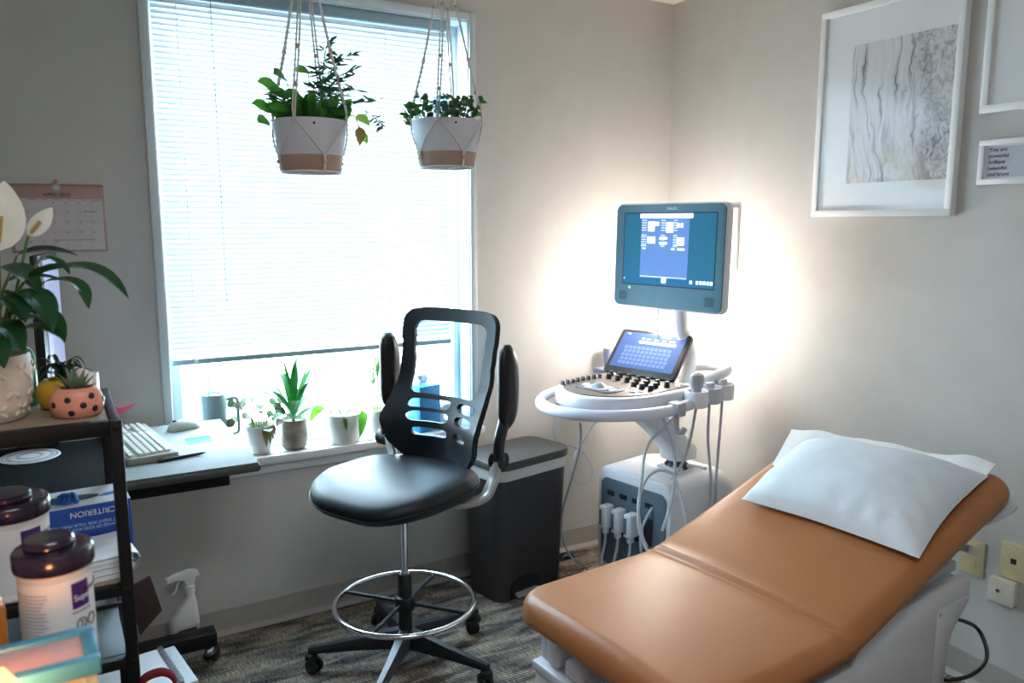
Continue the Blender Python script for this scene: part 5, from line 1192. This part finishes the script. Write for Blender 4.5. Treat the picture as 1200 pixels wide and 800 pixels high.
# ------------------------------------------------------------------ pictures and plates on the right wall
fwh = mat('frame_white', (236, 238, 240), .35, var=.01); matb = mat('mount_board', (244, 246, 248), .8, var=.01)
def frame(name, lbl, cat, y0, y1, z0, z1, fwid, dep, my):
    t = empty(name, lbl, cat, (0, (y0+y1)/2, (z0+z1)/2), 0, 'frames on the right wall'); w, h = abs(y1-y0), z1-z0
    M = basis((0, 0, 0), (0, -1, 0), (0, 0, 1))
    b = NB()
    for a in ((-w/2, w/2, h/2-fwid, h/2), (-w/2, w/2, -h/2, -h/2+fwid), (-w/2, -w/2+fwid, -h/2+fwid, h/2-fwid), (w/2-fwid, w/2, -h/2+fwid, h/2-fwid)):
        t_ = NB(); bx(t_, a[0], a[1], a[2], a[3], 0, dep, .0015); add(b, t_, M)
    obj('frame', b, fwh, t)
    b = NB(); prism(b, rrect(w-2*fwid+.002, h-2*fwid+.002, .001, 1), .004, dep-.012, M); obj('mount', b, matb, t)
    return t, M, w, h
def pic_glass(t, M, w, h, dep):
    g = MATS.get('picture_glass') or clear_pane('picture_glass', (1, 1, 1), .06)
    b = NB(); prism(b, rrect(w, h, .001, 1), dep-.007, dep-.005, M); obj('glazing', b, g, t)
py0, py1, pz0, pz1 = -.900, -1.478, 1.622, 2.40
t, M, w, h = frame('framed_print', 'large white-framed print of weathered pale driftwood on the right wall', 'picture', py0, py1, pz0, pz1, .024, .032, .09)
# driftwood print
dm = bpy.data.materials.new('driftwood_print'); dm.use_nodes = True; N, L, bs = nodes(dm); MATS['driftwood_print'] = dm
tc = N.new('ShaderNodeTexCoord'); sep = N.new('ShaderNodeSeparateXYZ'); L.new(tc.outputs['Generated'], sep.inputs[0])
# grain sweeping down from the top left, curling round a hollow at lower right
def vm(op, a, b_=None):
    n = N.new('ShaderNodeMath'); n.operation = op
    for k, q in enumerate((a, b_)):
        if q is None: continue
        if isinstance(q, (int, float)): n.inputs[k].default_value = q
        else: L.new(q, n.inputs[k])
    return n.outputs[0]
gy = vm('SUBTRACT', 1.0, sep.outputs['Y']); gz = sep.outputs['Z']
du = vm('SUBTRACT', gy, .98); dv_ = vm('SUBTRACT', gz, .20); rad = vm('SQRT', vm('ADD', vm('MULTIPLY', du, du), vm('MULTIPLY', dv_, dv_)))
lowf = nnoise(2.6, tc.outputs['Generated'], 3, .4); 
sw = vm('ADD', vm('ADD', vm('MULTIPLY', gy, 1.0), vm('ADD', vm('MULTIPLY', vm('MULTIPLY', rad, rad), -.22), vm('MULTIPLY', gz, .30))), vm('MULTIPLY', lowf.outputs['Fac'], .38))
cb = N.new('ShaderNodeCombineXYZ'); L.new(vm('MULTIPLY', sw, 13.0), cb.inputs[0]); L.new(vm('MULTIPLY', gz, 1.2), cb.inputs[1])
grain = nnoise(1.6, cb.outputs[0], 6, .3)
g1 = ramp(grain.outputs['Fac'], [(.30, (92, 94, 100)), (.38, (176, 178, 182)), (.47, (222, 223, 225)), (.70, (238, 239, 240))])
warm = nnoise(3.2, tc.outputs['Generated'], 4, .8)
wmask = ramp(vm('MULTIPLY', warm.outputs['Fac'], vm('SUBTRACT', 1.0, gz)), [(.37, (0, 0, 0)), (.50, (200, 200, 200))])
wcol = ramp(nnoise(9, tc.outputs['Generated'], 5, 1.2).outputs['Fac'], [(.3, (150, 122, 100)), (.5, (212, 196, 182)), (.7, (236, 230, 224))])
mxn = N.new('ShaderNodeMix'); mxn.data_type = 'RGBA'; L.new(wmask.outputs['Color'], mxn.inputs['Factor']); L.new(g1.outputs['Color'], mxn.inputs['A']); L.new(wcol.outputs['Color'], mxn.inputs['B'])
mott = ramp(nnoise(16, tc.outputs['Generated'], 6, 1.5).outputs['Fac'], [(.32, (120, 122, 128)), (.48, (196, 198, 202)), (.66, (232, 233, 236))])
hol = ramp(vm('ADD', rad, vm('MULTIPLY', lowf.outputs['Fac'], .10)), [(.27, (255, 255, 255)), (.30, (0, 0, 0))])
m2 = N.new('ShaderNodeMix'); m2.data_type = 'RGBA'; L.new(hol.outputs['Color'], m2.inputs['Factor']); L.new(mxn.outputs['Result'], m2.inputs['A']); L.new(mott.outputs['Color'], m2.inputs['B'])
rim_ = ramp(vm('ADD', rad, vm('MULTIPLY', lowf.outputs['Fac'], .10)), [(.27, (0, 0, 0)), (.30, (190, 190, 190)), (.36, (0, 0, 0))])
m3 = N.new('ShaderNodeMix'); m3.data_type = 'RGBA'; L.new(rim_.outputs['Color'], m3.inputs['Factor']); L.new(m2.outputs['Result'], m3.inputs['A']); m3.inputs['B'].default_value = (*lin((104, 98, 94)), 1)
bark = ramp(vm('ADD', vm('ADD', gy, vm('MULTIPLY', gz, .25)), vm('MULTIPLY', lowf.outputs['Fac'], .35)), [(.96, (0, 0, 0)), (1.05, (215, 215, 215))])
m4 = N.new('ShaderNodeMix'); m4.data_type = 'RGBA'; L.new(bark.outputs['Color'], m4.inputs['Factor']); L.new(m3.outputs['Result'], m4.inputs['A']); L.new(mott.outputs['Color'], m4.inputs['B'])
L.new(m4.outputs['Result'], bs.inputs['Base Color']); bs.inputs['Roughness'].default_value = .7
ya, yb, za, zb = PX(1000.6, 53, -.018), PX(1126, 28.3, -.018), PX(992.5, 214.6, -.018), PX(1113, 209.8, -.018)
cy_, cz_ = (py0+py1)/2, (pz0+pz1)/2
pL, pR, pT, pB = -(ya.y+za.y)/2+cy_, -(yb.y+zb.y)/2+cy_, (ya.z+yb.z)/2-cz_, (za.z+zb.z)/2-cz_
b = NB(); prism(b, [(pL, pB), (pR, pB), (pR, pT), (pL, pT)], .0195, .0202, M); obj('print', b, dm, t)
pic_glass(t, M, w-.046, h-.046, .032)
t, M, w, h = frame('framed_print', 'white-framed picture cut off by the right edge, above the small quote frame', 'picture', -1.548, -2.10, 1.952, 2.55, .024, .032, .09)
pic_glass(t, M, w-.046, h-.046, .032)
t, M, w, h = frame('quote_frame', 'small white frame with a lettered quote hanging under the cut-off picture', 'picture', -1.553, -1.735, 1.722, 1.866, .018, .024, .02)
b = NB(); prism(b, rrect(w-.05, h-.046, .001, 1), .012, .0128, M); obj('card', b, mat('card_lilac', (206, 206, 216), .8), t)
text('lettering', 'You are\npowerful\nbrilliant\nbeautiful\nand brave', .0175, M @ Matrix.Translation((-.061, 0, .0132)), mat('navy_letters', (44, 50, 76), .7), t, align='LEFT', spacing=1.12)
pic_glass(t, M, w-.034, h-.034, .024)
ivory = mat('yellowed_plate', (206, 192, 150), .45, var=.06)
def plate(lbl, y, z, w, h, jack):
    t = empty('outlet_plate', lbl, 'outlet', (0, y, z), 0, 'outlet plates on the right wall'); M = basis((0, 0, 0), (0, -1, 0), (0, 0, 1))
    b = NB(); prism(b, rrect(w, h, .004, 4), 0, .007, M, .0025); obj('plate', b, ivory, t)
    if jack:
        b = NB(); prism(b, rrect(.018, .018, .001, 2, 0, .002), .007, .0078, M); obj('jack', b, ink, t)
        b = NB(); prism(b, rrect(.05, .012, .002, 3, 0, h*.32), .007, .0082, M); obj('label_holder', b, mat('pale_plate', (216, 206, 176), .4), t)
    else:
        for zz in (-.02, .02):
            b = NB(); prism(b, rrect(.03, .026, .008, 4, 0, zz), .007, .0085, M); tt = obj('socket', b, ivory, t)
    return t
w0 = PX(1189, 658, 0); plate('yellowed wall plate with one black data jack, right of the exam table', w0.y, w0.z, .085, .125, True)
w1 = PX(1140, 652, 0); plate('yellowed socket plate half hidden behind the head of the exam table', w1.y, w1.z, .085, .125, False)
w2 = PX(1178, 691, 0)
t = empty('junction_box', 'small white surface box with a dark centre screw below the data plate', 'box', (0, w2.y, w2.z)); M = basis((0, 0, 0), (0, -1, 0), (0, 0, 1))
b = NB(); prism(b, rrect(.088, .085, .010, 4), 0, .028, M, .003); obj('box', b, mat('box_white', (214, 208, 196), .45, var=.02), t)
b = NB(); lathe(b, [(0, .0275), (.007, .0275), (.006, .029), (0, .029)], 14, (0, 0, 0), M @ Matrix.Translation((-.01, .0, 0))); obj('screw', b, mat('bronze_screw', (96, 76, 56), .5), t)

# ------------------------------------------------------------------ light
def light(kind, name, loc, energy, color, **k):
    l = bpy.data.lights.new(name, kind); l.energy = energy; l.color = color
    for a, v in k.items(): setattr(l, a, v)
    o = bpy.data.objects.new(name, l); COL.objects.link(o); o.location = loc; return o
w = bpy.data.worlds.new('daylight'); SC.world = w; w.use_nodes = True
wn = w.node_tree; bg = wn.nodes['Background']
gr = wn.nodes.new('ShaderNodeValToRGB'); gt = wn.nodes.new('ShaderNodeTexCoord'); gs = wn.nodes.new('ShaderNodeSeparateXYZ')
wn.links.new(gt.outputs['Generated'], gs.inputs[0]); wn.links.new(gs.outputs['Z'], gr.inputs['Fac'])
gr.color_ramp.elements[0].color = (.78, .91, 1.0, 1); gr.color_ramp.elements[1].color = (.66, .84, 1.0, 1)
wn.links.new(gr.outputs['Color'], bg.inputs['Color']); bg.inputs['Strength'].default_value = 18.0
pt = light('AREA', 'window_portal', ((WX0+WX1)/2, .19, (WZ0+WZ1)/2), 1, (1, 1, 1), shape='RECTANGLE', size=WX1-WX0, size_y=WZ1-WZ0)
pt.rotation_euler = (R(-90), 0, 0); pt.data.cycles.is_portal = True
light('POINT', 'corner_lamp', (-.31, -.36, 1.20), 17, (1.0, .90, .79), shadow_soft_size=.10)
light('POINT', 'salt_lamp_bulb', (-2.795, -2.235+.062, nz_+.15), .9, (1.0, .46, .16), shadow_soft_size=.03)
cl = light('AREA', 'ceiling_fill', (-2.4, -3.0, H-.02), 14, (.94, .98, 1.0), shape='RECTANGLE', size=1.2, size_y=.6)  # added unseen fill under the ceiling, raises the interior brightness

# ------------------------------------------------------------------ camera
cd = bpy.data.cameras.new('camera'); co = bpy.data.objects.new('camera', cd); COL.objects.link(co); SC.camera = co
co.location = CAM; co.rotation_euler = (R(90)-PITCH, 0, -YAW); cd.sensor_width = 36; cd.lens = FPX/1200*36; cd.clip_start = .05
cd.dof.use_dof = True; cd.dof.focus_distance = 2.45; cd.dof.aperture_fstop = 4.0
SC.view_settings.view_transform = 'Standard'; SC.view_settings.look = 'None'; SC.view_settings.gamma = 1; SC.view_settings.use_curve_mapping = False
SC.view_settings.exposure = 0.8
SC.cycles.use_denoising = True
SC.cycles.max_bounces = 10; SC.cycles.transparent_max_bounces = 24; SC.cycles.sample_clamp_indirect = 6
